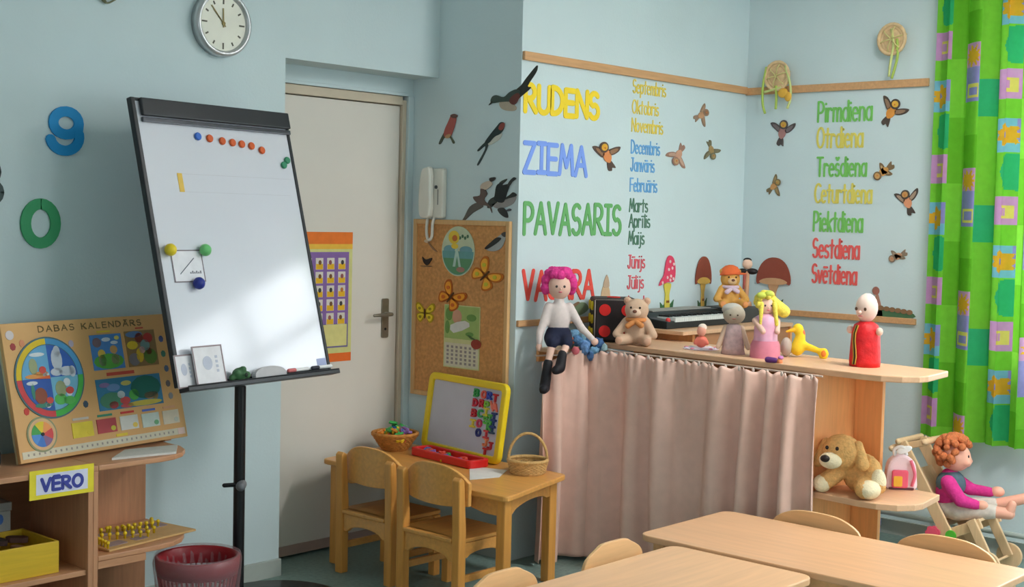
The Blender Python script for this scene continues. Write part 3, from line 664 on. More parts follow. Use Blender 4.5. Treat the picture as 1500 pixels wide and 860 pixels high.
o = obj('cloth', cg, CURT, t, True); sm_ = o.modifiers.new('solid','SOLIDIFY'); sm_.thickness = .003
g = G(); g.tube([(*pathpt(TOT*i/40)[0], .93 if TOT*i/40 > .2 else .91) for i in range(41)], .004, 6); obj('curtain_cord', g, C(206,186,170), t)
rg = G().lathe([(.007,-.006),(.009,0),(.007,.006)],8,cap=False)
for k in range(15):
    s = TOT*(.36+.62*k/14); p, d = pathpt(s); o = obj('ring', G().ell((p.x-.03,p.y,.925),(.006,.006,.01),n=8,m_=6), C(206,190,180), t)
# narrow ledge at the wall end, behind the curtain
t = thing('wall_ledge','narrow ledge under the seated pink-haired doll at the wall','ledge',(4.40,3.715,0))
obj('board', G().box((0,0,.915),(.19,.121,.93)), BEE, t); obj('wall_strip', G().box((0,.105,.87),(.19,.121,.9145)), BEEZ, t)
# desk behind with the keyboard
t = thing('wall_desk','light wooden desk carrying the keyboard in the room corner','desk',(0,0,0))
obj('top_board', G().box((4.965,3.45,.985),(5.93,3.82,1.003)), BEE, t, bevel=.002)
obj('front_panel', G().box((5.11,3.465,.3),(5.91,3.483,.985)), wood('panel_brown',(178,126,88),'x',.06), t)
obj('side_panel', G().box((5.912,3.455,0),(5.93,3.82,.985)), BEEZ, t); obj('side_panel', G().box((5.09,3.484,0),(5.11,3.82,.985)), BEEZ, t)
t = thing('electronic_keyboard','black electronic keyboard lying on the desk behind the teddy bear','keyboard',(5.0,3.565,1.004),(0,0,R(1)))
BLK = M('black_plastic',(40,46,48),.35,.06); 
obj('body', G().prism([(0,0),(0,.035),(.1,.045),(.12,.068),(.235,.072),(.235,0)],0,.62,mat=Matrix.Rotation(R(90),4,'Z') @ Matrix.Rotation(R(90),4,'X')), BLK, t, bevel=.004)
for i in range(28): 
    obj('white_key', G().box((.06+i*.0185,-.004,.03),(.0775+i*.0185,.1,.05)), C(214,220,218,rough=.35), t)
for i in range(27):
    if i % 7 not in (2,6): obj('black_key', G().box((.073+i*.0185,.04,.05),(.083+i*.0185,.1,.058)), C(30,32,34), t)
obj('control_panel', G().box((.06,.125,.07),(.56,.228,.075)), C(150,150,144), t); obj('red_button', G().ell((.02,.01,.04),(.012,.012,.012)), C(206,60,60), t, True)
# ------------------------------------------------------------------ toys on the counter
PLUSH = M('plush_beige',(226,192,164),.95,.08,80,.5,220,.05)
def face_dir(): pass
def teddy(name, label, loc, rz, s, fur, muzzle, paw, scarf=None, hat=None, group=None):
    t = thing(name, label, 'plush bear', loc, (0,0,rz), group, s)   # faces local -y, about 1 high
    g = G().ell((0,.02,.3),(.25,.22,.29)).ell((0,-.02,.72),(.25,.22,.23)).ell((-.2,.0,.9),(.085,.05,.085)).ell((.2,.0,.9),(.085,.05,.085))
    for sg in (-1,1):
        g.cap((sg*.2,-.02,.47),(sg*.38,-.18,.22),.1,.085); g.cap((sg*.14,-.05,.12),(sg*.27,-.36,.11),.115,.105)
    obj('body', g, fur, t, True, remesh=.022)
    obj('muzzle', G().ell((0,-.21,.67),(.115,.09,.09)), muzzle, t, True); obj('nose', G().ell((0,-.295,.7),(.045,.03,.035)), C(120,76,60), t, True)
    for sg in (-1,1):
        obj('eye', G().ell((sg*.09,-.21,.77),(.025,.02,.025)), C(50,36,30,rough=.2), t, True); obj('paw_pad', G().ell((sg*.285,-.455,.11),(.075,.03,.08)), paw, t, True)
        obj('ear_patch', G().ell((sg*.2,-.045,.9),(.05,.02,.05)), paw, t, True)
    if scarf:
        g = G().tube([(.19*math.cos(R(a)),-.02+.18*math.sin(R(a)),.52) for a in range(0,360,20)],.045,8,closed=True).cap((0,-.2,.5),(-.14,-.24,.4),.05,.06).cap((0,-.2,.5),(.13,-.25,.42),.05,.06); obj('scarf', g, scarf, t, True)
    if hat:
        g = G().lathe([(.26,0),(.25,.05),(.2,.16),(.1,.22),(.01,.235)],20,mat=Matrix.Translation((0,-.0,.84)) @ Matrix.Rotation(R(-8),4,'Y')).ell((.17,-.12,.86),(.22,.14,.03)); obj('hat', g, hat, t, True)
    return t
TOCAM = math.atan2(-.67,-.74)
def facing(x, y, off=0): return math.atan2(-y, -x)+PI/2+R(off)
teddy('teddy_bear','small beige teddy bear with orange scarf leaning on the dotted cube',(4.685,3.505,CZ),facing(4.72,3.48,-8),.215,PLUSH,M('plush_light',(234,206,182),.95,.05,80,.4,220,.05),C(214,168,140),M('scarf_orange',(214,142,84),.9,.1,60))
teddy('teddy_bear','orange-yellow plush bear in an orange cap sitting by the keyboard',(5.66,3.66,1.076),facing(5.6,3.7,15),.2,M('plush_orange',(232,176,96),.95,.1,80,.5,220,.05),M('plush_peach',(240,200,150),.95,.06,80,.4,220,.05),C(226,150,90),M('scarf_lilac',(214,190,206),.9),M('cap_orange',(232,110,60),.85))
# stool-like block the orange bear sits on: a thin music book
single('music_book', G().box((5.64,3.59,1.0035),(5.9,3.81,1.075)), C(70,72,70), 'dark closed box under the orange plush bear on the desk', 'box', bevel=.003)
# dotted soft cube
t = thing('dotted_cube','black soft cube with big red and yellow dots against the wall','soft cube',(4.755,3.69,CZ),(0,0,R(45)))
hs = .098; obj('block', G().box((-hs,-hs,0),(hs,hs,2*hs)), M('cube_black',(34,24,24),.6,.1,20), t, bevel=.012)
g = G()
for sx in (-1,1):
    for sy in (-1,1):
        obj('piping', G().tube([(sx*hs*.96,sy*hs*.96,.008),(sx*hs*.96,sy*hs*.96,2*hs-.008)],.003,6), C(150,140,130), t, True)
for a, b in (((-1,-1),(1,-1)),((-1,-1),(-1,1))): obj('piping', G().tube([(a[0]*hs*.95,a[1]*hs*.95,2*hs-.006),(b[0]*hs*.95,b[1]*hs*.95,2*hs-.006)],.003,6), C(150,140,130), t, True)
RD, YD = M('dot_red',(214,36,32),.7), M('dot_yellow',(222,196,40),.7)
# local -x looks to the image left-front after the 45 degree turn, local -y to the camera
for x, z in ((-.05,.145),(-.05,.05),(.05,.145),(.05,.05)): obj('dot', G().lathe([(.026,0),(.026,.004)],20,mat=Matrix.Translation((-hs-.0005,-x,z)) @ Matrix.Rotation(R(-90),4,'Y')), RD, t)
for y, z in ((-.05,.16),(-.05,.1),(-.05,.04),(.05,.16),(.05,.1),(.05,.04)): obj('dot', G().lathe([(.02,0),(.02,.012)],20,mat=Matrix.Translation((y,hs-.004,z)) @ Matrix.Rotation(R(-90),4,'X')), YD, t)
obj('dot', G().lathe([(.03,0),(.03,.004)],20,mat=Matrix.Translation((0,0,2*hs))), RD, t)
SKIN = M('doll_skin',(232,190,172),.6,.04)
def doll_face(t, c, r, eye=C(70,60,60), lips=C(206,96,110)):
    for sg in (-1,1): obj('eye', G().ell((c[0]+sg*r*.38,c[1]-r*.9,c[2]+r*.12),(r*.13,r*.07,r*.13),n=10,m_=6), eye, t, True)
    obj('mouth', G().ell((c[0],c[1]-r*.92,c[2]-r*.42),(r*.2,r*.06,r*.08),n=10,m_=6), lips, t, True); obj('nose', G().ell((c[0],c[1]-r*1.0,c[2]-r*.1),(r*.1,r*.1,r*.1),n=10,m_=6), SKIN, t, True)
# pink-haired rag doll, seated on the ledge, legs hanging
t = thing('rag_doll','rag doll with fluffy pink hair, white top and black boots on the ledge','doll',(4.385,3.70,.935),(0,0,facing(4.45,3.72,6)))
WB = M('doll_white_cloth',(222,208,204),.9,.05,60); NV_ = M('doll_navy_cloth',(34,38,62),.85,.1,60); BT = M('doll_boot_black',(30,28,34),.6,.1)
obj('body', G().ell((0,0,.135),(.052,.04,.075)).cap((-.045,0,.185),(-.082,-.03,.07),.021,.017).cap((.045,0,.185),(.1,-.03,.09),.021,.017).cap((0,0,.18),(0,0,.23),.022).cap((-.082,-.03,.08),(-.085,-.045,.03),.017,.014).cap((.1,-.03,.095),(.145,-.055,.05),.016,.014), WB, t, True, remesh=.007)
obj('hand', G().ell((-.086,-.048,.014),(.014,.012,.018)), SKIN, t, True); obj('hand', G().ell((.152,-.058,.042),(.016,.012,.016)), SKIN, t, True)
obj('head', G().ell((0,-.005,.272),(.05,.046,.055)), SKIN, t, True); doll_face(t,(0,-.008,.27),.044)
g = G()
for k in range(90):
    a = random.uniform(0,2*PI); e_ = random.uniform(-.5,1.3); d = (math.cos(a)*math.cos(e_),math.sin(a)*math.cos(e_),math.sin(e_))
    if d[1] < -.35 and d[2] < .62: continue
    g.ell((d[0]*.06,.012+d[1]*.05,.285+d[2]*.058),random.uniform(.016,.026),n=8,m_=6)
obj('hair', g, M('hair_pink',(232,72,150),.9,.18,60,.5,160,.1), t, True, disp=.012)
obj('shorts', G().ell((0,0,.065),(.058,.046,.05)).cap((-.03,0,.05),(-.032,-.07,.035),.034,.028).cap((.03,0,.05),(.03,-.07,.035),.034,.028), NV_, t, True, remesh=.008)
obj('leg', G().cap((-.032,-.07,.03),(-.05,-.09,-.05),.017,.015), SKIN, t, True); obj('leg', G().cap((.03,-.075,.03),(.01,-.1,-.01),.017,.015), SKIN, t, True)
obj('boot', G().cap((-.05,-.09,-.05),(-.062,-.1,-.15),.021,.024).cap((-.062,-.1,-.155),(-.07,-.13,-.16),.024,.02), BT, t, True, remesh=.006)
obj('boot', G().cap((.01,-.1,-.01),(.0,-.115,-.065),.02,.024).cap((.0,-.115,-.068),(-.02,-.14,-.075),.023,.02), BT, t, True, remesh=.006)
# crumpled blue patterned cloth puppet
t = thing('cloth_puppet','crumpled blue patterned cloth puppet beside the pink-haired doll','cloth puppet',(4.535,3.685,.958),(0,0,facing(4.5,3.6)))
PC = [(120,166,200),(84,126,170),(160,190,196),(104,140,186),(70,104,150),(136,176,190)]
for i, (x, y, z, r_) in enumerate([(-.035,.0,.03,.034),(.03,-.01,.012,.032),(-.06,-.02,.0,.03),(.01,-.04,-.018,.03),(.075,-.02,-.004,.028),(0,-.01,.02,.034),(.05,-.045,-.03,.022),(-.02,-.045,.012,.028),(.095,-.03,-.02,.02),(-.075,-.03,-.012,.018),(.035,-.055,-.055,.018)]):
    obj('fold', G().ell((x,y,z),(r_*1.15,r_*.8,r_*.75),n=16,m_=10,rot=(i*.7,i*.5,i)), M('cloth_blue_%d'%(i%6),PC[i%6],.9,.35,70,.5,90), t, True, disp=.024)
obj('patch', G().ell((-.055,-.055,.012),(.03,.012,.016)), C(232,122,64), t, True); obj('patch', G().ell((-.03,-.07,-.03),(.018,.01,.018)), C(214,110,120), t, True)
# small figurine on a doily
t = thing('figurine','small pink baby figurine standing on a paper doily','figurine',(4.77,3.22,CZ+.006),(0,0,facing(4.78,3.23)))
obj('body', G().ell((0,0,.026),(.026,.02,.026)).cap((-.015,0,.04),(-.026,-.012,.02),.009).cap((.015,0,.04),(.026,-.012,.02),.009), C(230,120,100), t, True, remesh=.005)
obj('head', G().ell((0,0,.072),(.02,.02,.024)), C(236,168,146), t, True); obj('cap', G().ell((.004,.005,.088),(.019,.019,.016)), C(238,220,206), t, True)
t = thing('doily','round white and pink paper doily under the figurine','doily',(4.77,3.22,CZ))
obj('disc', G().lathe([(.075,0),(.078,.003),(.07,.006)],24), C(226,208,222), t)
for k in range(10): obj('blossom', G().ell((.066*math.cos(R(36*k)),.066*math.sin(R(36*k)),.006),(.01,.01,.004),n=8,m_=6), C(226,120,150) if k % 2 else C(220,214,230), t)
# puppets: bald grey puppet, blonde doll, yellow bird, red puppet
t = thing('hand_puppet','grey round-headed puppet in a pale pink patterned dress','puppet',(4.71,3.02,CZ),(0,0,facing(4.75,3)))
obj('dress', G().lathe([(.05,0),(.046,.03),(.04,.08),(.03,.12),(.012,.13)],18), M('dress_greypink',(206,176,176),.9,.15,60), t, True)
obj('head', G().ell((0,0,.165),(.046,.042,.042)), M('puppet_grey',(184,172,154),.9,.08,40), t, True); obj('bonnet', G().ell((-.008,.008,.185),(.044,.04,.028)), C(188,184,174), t, True)
for sg in (-1,1): obj('arm', G().cap((sg*.032,0,.11),(sg*.062,-.02,.03),.012,.01), C(222,190,166), t, True); obj('eye', G().ell((sg*.015,-.041,.165),.004,n=8,m_=6), C(90,70,60), t)
obj('mouth', G().ell((0,-.041,.15),(.01,.004,.003),n=8,m_=6), C(160,110,100), t)
t = thing('blonde_doll','blonde doll with ribboned hair in a pink satin dress','doll',(4.70,2.86,CZ),(0,0,facing(4.72,2.9,20)))
SAT = M('satin_pink',(226,170,196),.4,.1,20,spec=.6)
obj('dress', G().lathe([(.058,0),(.055,.03),(.048,.08),(.047,.13),(.044,.165),(.02,.18)],20), SAT, t, True); obj('dress_hem', G().lathe([(.062,0),(.06,.05),(.052,.07)],20,cap=False), C(214,130,150), t, True)
obj('head', G().ell((-.004,0,.212),(.034,.033,.038)), SKIN, t, True); doll_face(t,(-.004,-.0,.21),.033)
g = G()
for k in range(46):
    a = random.uniform(0,2*PI); e_ = random.uniform(-.3,1.4); d = (math.cos(a)*math.cos(e_),math.sin(a)*math.cos(e_),math.sin(e_))
    if d[1] < -.5 and d[2] < .5: continue
    g.ell((d[0]*.036-.004,d[1]*.035,.225+d[2]*.036),random.uniform(.012,.018),n=8,m_=6)
g.cap((.025,.0,.23),(.07,-.01,.19),.022,.026).cap((-.03,-.02,.22),(-.034,-.03,.14),.01,.006).cap((.022,-.03,.22),(.03,-.04,.14),.01,.008)
obj('hair', g, M('hair_blonde',(240,222,92),.7,.15,90,.4,200), t, True)
obj('hair_bow', G().ell((-.03,-.02,.255),(.022,.015,.014)).ell((.0,-.025,.262),(.02,.014,.014)), C(196,206,84), t, True)
for sg in (-1,1): obj('arm', G().cap((sg*.046,0,.15),(sg*.03,-.05,.11),.014,.011), SKIN, t, True)
t = thing('bird_puppet','yellow bird hand puppet with grey base lying on the counter edge','puppet',(4.835,2.79,CZ),(0,0,facing(4.8,2.8)))
YP = M('felt_yellow',(240,206,50),.9,.08,60)
obj('body', G().cap((0,0,.035),(.012,0,.09),.03,.02).ell((.0,0,.115),(.024,.022,.024)).cap((.02,-.0,.05),(.09,-.02,.03),.018,.012).ell((.105,-.025,.02),(.022,.014,.026)), YP, t, True, remesh=.006)
obj('beak', G().cap((-.015,-.01,.112),(-.045,-.02,.105),.01,.004), C(232,180,40), t, True); obj('wing_tip', G().ell((.105,-.038,.022),(.01,.006,.014)), C(232,130,50), t, True)
obj('base', G().ell((-.045,-.005,.04),(.024,.028,.04)), C(190,176,164), t, True); obj('comb', G().ell((.02,0,.095),(.01,.014,.02)), C(224,110,70), t, True)
t = thing('finger_puppet','tiny purple and orange finger puppet tipping over the counter edge','puppet',(4.555,2.735,CZ+.008),(0,0,facing(4.54,2.72)))
obj('body', G().cap((-.02,0,.003),(.01,-.01,.002),.012,.01), C(104,54,120), t, True); obj('head', G().ell((.026,-.012,-.002),(.012,.011,.014)), C(228,140,90), t, True); obj('tip', G().ell((.03,-.014,.014),(.011,.01,.008)), C(206,130,190), t, True)
t = thing('hand_puppet','bald puppet in a shiny red robe standing alone on the counter','puppet',(4.745,2.44,CZ),(0,0,facing(4.77,2.47,-28)))
RR = M('robe_red',(206,24,30),.55,.2,25,.5,30,.4)
g = G(); pr = [(.058,0),(.06,.02),(.057,.08),(.054,.13),(.046,.162),(.026,.175)]; g.lathe(pr,28); obj('robe', g, RR, t, True, disp=0)
for k in (-9,-3,3): 
    o = obj('robe_trim', G().tube([(r_*1.02*math.sin(R(-14+k+6*math.sin(z*40))),-r_*1.02*math.cos(R(-14+k+6*math.sin(z*40))),z) for r_, z in [(.06,.01),(.059,.04),(.058,.07),(.056,.1),(.054,.13),(.046,.162)]],.0028,6), [C(190,150,60),C(40,44,36),C(190,150,60)][[-9,-3,3].index(k)], t)
obj('head', G().ell((0,0,.228),(.043,.042,.058),rot=(R(8),R(8),0)), M('puppet_pale',(240,214,200),.6,.04), t, True)
for sg in (-1,1): obj('eye', G().ell((sg*.019-.004,-.041,.225),(.006,.004,.007),n=8,m_=6), C(90,60,40), t); obj('hand', G().ell((sg*.062,-.01,.14),(.014,.012,.016)), C(240,200,180), t, True)
obj('nose', G().ell((-.004,-.045,.212),(.007,.01,.007),n=8,m_=6), C(236,200,186), t, True); obj('mouth', G().ell((-.004,-.042,.198),(.01,.004,.003),n=8,m_=6), C(206,120,120), t)
# wooden stick puppet at the room corner
t = thing('stick_puppet','thin wooden stick puppet with black hair in the room corner','puppet',(5.855,3.685,1.0765),(0,0,facing(5.8,3.7)))
WD = M('stick_wood',(214,160,124),.6)
obj('body', G().cap((0,0,.012),(0,0,.17),.011,.013).lathe([(.03,0),(.026,.02),(.012,.03)],14), WD, t, True); obj('head', G().ell((0,0,.215),(.026,.024,.028)), C(236,196,172), t, True)
obj('shawl', G().ell((-.025,0,.178),(.026,.02,.014)).ell((.025,0,.178),(.03,.02,.016)), C(36,30,30), t, True); obj('hair', G().ell((0,.006,.234),(.022,.02,.014)), C(40,32,28), t, True)
obj('arm', G().tube(spline([(-.03,0,.178),(-.07,-.01,.15),(-.085,-.015,.1)]),.006,6), C(110,90,76), t, True); obj('scarf', G().cap((-.012,-.012,.16),(-.016,-.014,.09),.009,.005), C(170,84,76), t, True)
# box the stick puppet stands on is the dark box (same height)
# ------------------------------------------------------------------ toys on the rounded end shelf
FUR = M('plush_golden',(226,176,112),.95,.15,70,.6,160,.05); CRM = M('plush_cream',(240,226,190),.95,.06,70,.5,160,.05)
t = thing('plush_dog','golden plush dog with cream muzzle slumped on the rounded shelf','plush dog',(4.61,2.41,.481),(0,0,facing(4.6,2.42,-20)))
obj('body', G().ell((.035,.03,.075),(.078,.065,.078)).ell((-.03,-.025,.155),(.078,.068,.07)).cap((.07,.01,.11),(.115,-.03,.045),.036,.034).cap((-.03,-.02,.09),(-.085,-.06,.035),.036,.034).cap((.06,-.03,.04),(.085,-.09,.035),.036,.034), FUR, t, True, remesh=.007, disp=.006)
obj('ear', G().cap((-.095,-.02,.185),(-.118,-.035,.115),.018,.026), FUR, t, True); obj('ear', G().cap((.035,-.03,.19),(.058,-.04,.12),.018,.026), FUR, t, True)
obj('muzzle', G().ell((-.05,-.085,.13),(.045,.036,.032)), CRM, t, True); obj('nose', G().ell((-.06,-.117,.14),(.019,.013,.014)), C(40,30,28,rough=.3), t, True)
for sg in (-1,1): obj('eye', G().ell((-.045+sg*.02,-.088,.178),(.007,.006,.008),n=10,m_=6), C(50,40,36,rough=.2), t, True)
obj('paw', G().ell((.1,-.075,.036),(.042,.05,.036)), CRM, t, True); obj('paw', G().ell((-.088,-.06,.034),(.036,.042,.034)), CRM, t, True); obj('paw', G().ell((.118,-.03,.06),(.03,.03,.05)), CRM, t, True)
t = thing('toy_backpack','small white and pink toy backpack standing at the shelf tip','backpack',(4.838,2.318,.481),(0,0,facing(4.83,2.3,12)),None,.78)
obj('bag', G().prism(smooth_closed([(-.065,0),(.065,0),(.075,.06),(.06,.14),(.0,.175),(-.06,.14),(-.075,.06)],4),-.035,.035,mat=Matrix.Rotation(R(90),4,'X')), M('bag_white_pink',(244,214,220),.6), t, bevel=.012)
obj('pocket', G().prism(rrect(-.05,.01,.03,.1,.012),.036,.05,mat=Matrix.Rotation(R(90),4,'X')), C(232,96,120), t, bevel=.006); obj('pocket_print', G().prism(rrect(-.042,.018,.0,.07,.006),.05,.053,mat=Matrix.Rotation(R(90),4,'X')), C(240,180,60), t)
obj('handle', G().tube(spline([(-.03,0,.16),(-.035,-.01,.2),(.005,-.02,.21),(.025,-.01,.17)]),.009,8), C(240,238,236), t, True); obj('flap', G().ell((.01,-.02,.198),(.04,.008,.018),rot=(0,R(-20),0)), C(244,242,240), t, True)
obj('strap', G().tube(spline([(.05,-.04,.02),(.06,-.05,.08),(.04,-.045,.15)]),.008,8), C(236,120,146), t, True); obj('base_trim', G().box((-.062,-.038,0),(.062,.036,.012)), C(110,70,76), t, bevel=.003)
# ------------------------------------------------------------------ doll stroller with doll
SW = wood('stroller_wood',(226,192,150),'z',.06)
t = thing('doll_stroller','wooden doll stroller with pink and green discs by the right wall','doll stroller',(0,-.055,0))
def bar(g, a, b, w, th):   # flat bar between two points, th across x
    a, b = Vector(a), Vector(b); d = (b-a).normalized(); s_ = Vector((1,0,0)); n = d.cross(s_).normalized()
    v = [];
    for p in (a, b):
        for i, j in ((-1,-1),(1,-1),(1,1),(-1,1)): v.append(p+s_*(i*th/2)+n*(j*w/2))
    g.add(v, [(3,2,1,0),(4,5,6,7),(0,1,5,4),(1,2,6,5),(2,3,7,6),(3,0,4,7)]); return g
XS = (5.59,5.79)
for x in XS:
    obj('back_rail', bar(G(),(x,2.735,.53),(x,2.43,.035),.055,.016), SW, t, bevel=.003)
    obj('handle_arm', bar(G(),(x+.0165,2.78,.5),(x+.0165,2.62,.545),.03,.016), SW, t, bevel=.003)
    obj('seat_rail', bar(G(),(x+.0165,2.6,.1),(x+.0165,2.36,.225),.045,.016), SW, t, bevel=.003)
    obj('front_leg', bar(G(),(x,2.40,.235),(x,2.305,.06),.042,.016), SW, t, bevel=.003)
for (y, z) in ((2.745,.535),(2.775,.5),(2.62,.548)): obj('crossbar', G().cap((5.58,y,z),(5.81,y,z),.014), SW, t, True)
obj('seat_board', G().box((5.599,-.12,0),(5.781,.12,.012),mat=Matrix.Translation((0,2.475,.175)) @ Matrix.Rotation(R(-27),4,'X')), SW, t)
obj('back_board', G().box((5.599,-.008,-.02),(5.781,.004,.26),mat=Matrix.Translation((0,2.545,.19)) @ Matrix.Rotation(R(-31),4,'X')), SW, t)
wl = lambda r_, th: G().lathe([(r_,-th/2),(r_,th/2)],28,mat=Matrix.Rotation(R(90),4,'Y'))
for x in (5.57,5.81): obj('front_wheel', wl(.057,.016), SW, t, bevel=.003, loc=(x,2.31,.058)); obj('rear_wheel', wl(.057,.016), SW, t, bevel=.003, loc=(x,2.53,.058))
obj('axle', G().cap((5.56,2.53,.058),(5.82,2.53,.058),.006), SW, t, True); obj('axle', G().cap((5.56,2.31,.058),(5.82,2.31,.058),.006), SW, t, True)
fl = G()
for k in range(7): fl.lathe([(.014,.0001*k),(.014,.0075+.00025*k)],12,mat=Matrix.Translation((0,.022*math.cos(R(k*360/7)),.022*math.sin(R(k*360/7)))) @ Matrix.Rotation(R(-90),4,'Y'))
fl.lathe([(.026,.0005),(.026,.0095)],16,mat=Matrix.Rotation(R(-90),4,'Y'))
obj('pink_disc', fl, C(240,92,120), t, loc=(5.575,2.56,.15)); obj('green_disc', G().lathe([(.024,0),(.024,.008)],24,mat=Matrix.Rotation(R(-90),4,'Y')), C(90,190,60), t, loc=(5.575,2.478,.155))
t = thing('stroller_doll','curly red-haired doll in a magenta sweater sitting in the stroller','doll',(5.69,2.452,.24),(0,0,R(18)),None,1.16)   # faces local -y
DS = M('doll_skin_warm',(240,176,152),.5,.04)
MG = M('sweater_magenta',(214,56,140),.9,.1,70,.3,150)
obj('sweater', G().ell((0,.03,.075),(.062,.052,.085)).cap((-.06,.03,.12),(-.085,-.02,.06),.03,.026).cap((-.085,-.02,.06),(-.06,-.075,.045),.025,.02).cap((.06,.03,.12),(.085,-.04,.075),.03,.026).cap((.085,-.04,.075),(.07,-.115,.075),.024,.02).ell((0,.03,.145),(.034,.034,.02)), MG, t, True, remesh=.008)
obj('vest', G().ell((0,.026,.105),(.066,.056,.055)), M('vest_slate',(84,104,116),.9,.1,70), t, True)
obj('trousers', G().ell((0,.02,.015),(.07,.06,.045)).cap((-.035,.0,.01),(-.04,-.13,.022),.04,.03).cap((.035,.0,.01),(.045,-.13,.03),.04,.03), M('trousers_grey',(206,196,186),.9,.1,70), t, True, remesh=.009)
obj('leg', G().cap((-.04,-.13,.022),(-.04,-.19,.02),.024,.022).cap((-.04,-.19,.02),(-.04,-.2,.055),.02,.016), DS, t, True); obj('leg', G().cap((.045,-.13,.03),(.05,-.26,.075),.024,.019).cap((.05,-.26,.075),(.05,-.275,.1),.018,.014), DS, t, True)
obj('hand', G().ell((-.055,-.095,.045),(.02,.022,.018)), DS, t, True); obj('hand', G().ell((.067,-.14,.08),(.018,.026,.02)), DS, t, True)
obj('head', G().ell((0,.01,.21),(.05,.055,.056)).ell((-.02,-.03,.195),(.02,.02,.018)).ell((.02,-.03,.195),(.02,.02,.018)), DS, t, True, remesh=.007); doll_face(t,(0,.012,.212),.053)
g = G()
for k in range(170):
    a = random.uniform(0,2*PI); e_ = random.uniform(-.75,1.5); d = (math.cos(a)*math.cos(e_),math.sin(a)*math.cos(e_),math.sin(e_))
    if d[1] < -.3 and d[2] < .45: continue
    g.ell((d[0]*.062,.02+d[1]*.064,.228+d[2]*.062),random.uniform(.012,.018),n=8,m_=6)
obj('hair', g, M('hair_copper',(206,118,72),.8,.22,90,.5,200), t, True)
t = thing('crumpled_bag','crumpled blue fabric bag on the floor behind the counter end','bag',(5.9,2.99,0))
for i in range(5): obj('fold', G().ell((random.uniform(-.03,.03),random.uniform(-.04,.04),.04+.03*(i%2)),(.04,.045,.05)), M('bag_blue',(110,130,176),.9,.3,40,.5,60), t, True, disp=.03)
# ------------------------------------------------------------------ window curtain
PAL = [C(128,206,64),C(56,182,120),C(206,150,206),C(150,146,212),C(126,190,216),C(236,178,52),C(236,220,110),C(98,176,40)]
CP = [M('curtain_%d'%i, rgb, .85, .05, 30, 0, 60, .1, transl=.5) for i, rgb in enumerate([(132,212,66),(60,186,124),(214,160,212),(158,154,218),(132,196,222),(238,182,56),(238,224,116),(112,192,50)])]
def pattern(s, z):
    col = s % .44; n = int(s//.44)
    zz = (z+.19*n) % .57
    if col < .15:
        x = col-.075
        if zz < .13: return 6 if (abs(abs(x)-.022) < .008 and abs(zz-.06) < .03) or (abs(x) < .03 and abs(abs(zz-.06)-.024) < .007) else 2
        if zz < .33: return 1 if ((x-.04)/.085)**2+((zz-.24)/.085)**2 < 1 else 0
        if zz < .48:
            r_ = math.hypot(x+.01, (zz-.405)*1.0); a = math.atan2(zz-.405, x+.01)
            if r_ < .014: return 3
            return 5 if r_ < .05+.007*math.cos(9*a) else (4 if zz < .38 or x < .03 else 3)
        return 0
    if col < .21: return 7 if zz < .3 else 0
    if col < .33:
        x = col-.27; zz = (zz+.2) % .57
        if zz < .16: return 6 if (abs(x-.01) < .035 and abs(abs(zz-.05)-.026) < .007) or (abs(abs(x-.01)-.03) < .007 and abs(zz-.05) < .03) else 3
        if zz < .27:
            r_ = math.hypot(x, zz-.21); a = math.atan2(zz-.21, x); return 5 if r_ < .04+.012*math.cos(11*a) else 2
        return 7 if zz < .42 else 0
    return 0 if (zz+.1) % .57 < .4 else 1
NU, NV = 220, 360; v = []; f = []; mi = []
S_, ZB, ZT = .70, .515, 2.62; YA, YB = 2.765, 2.25
for j in range(NV+1):
    z = ZB+(ZT-ZB)*j/NV
    for i in range(NU+1):
        u = i/NU; ph = 2*PI*(u*4.1+.14*math.sin(u*8)); q = 1-j/NV
        y = YA-(YA-YB)*u-.012*math.sin(2*ph)-.02*q*(u-.2)
        x = 5.955+.038*math.sin(ph+.25*q)*(.75+.35*q)+.008*math.sin(ph*2.3+1)
        v.append((x, y, z))
for j in range(NV):
    z = ZB+(ZT-ZB)*(j+.5)/NV
    for i in range(NU): a = j*(NU+1)+i; f.append((a,a+1,a+NU+2,a+NU+1)); mi.append(pattern(S_*(i+.5)/NU+.02, z))
cg = G(); cg.v = v; cg.f = f; cg.mi = mi
t = thing('window_curtain','lime green curtain with flower and block pattern at the window','curtain',(0,0,0))
obj('cloth', cg, CP, t, True)
obj('curtain_rail', G().cap((5.94,3.0,2.64),(5.94,-1.8,2.64),.014), C(226,226,220), t, True)
for k in range(12): obj('ring', G().tube([(5.94+.018*math.cos(R(a)),YA-.02-k*.042,2.64+.02*math.sin(R(a))) for a in range(0,360,30)],.003,6,closed=True), C(226,226,220), t, True)
for y in (2.95,-1.75): obj('bracket', G().cap((5.94,y,2.64),(XR,y,2.64),.008), C(226,226,220), t, True)
# ------------------------------------------------------------------ small table with two chairs
PT = wood('varnished_pine',(222,160,84),'y',.1,.3,4,.5); PTZ = wood('varnished_pine_upright',(216,152,74),'z',.1,.35,4,.5); PTX = wood('varnished_pine_cross',(218,156,80),'x',.1,.35,4,.5)
TZ = .45
FLc, FRc, RBc, LBc = (3.645,4.385), (3.66,3.317), (4.185,3.462), (4.2,4.47)
t = thing('play_table','low varnished pine play table against the chimney wall','table',(0,0,0))
q = [Vector(p) for p in (FLc,FRc,RBc,LBc)]; ol = []
for i in range(4):
    a, b, c = q[i-1], q[i], q[(i+1)%4]; d0 = (a-b).normalized(); d1 = (c-b).normalized()
    for k in range(6): u = k/5; ol.append(tuple(b+d0*.035*(1-u)**2+d1*.035*u**2))
obj('tabletop', G().prism(ol,TZ-.022,TZ), PT, t, bevel=.005)
ctr = sum(q,Vector((0,0)))/4; lg = []
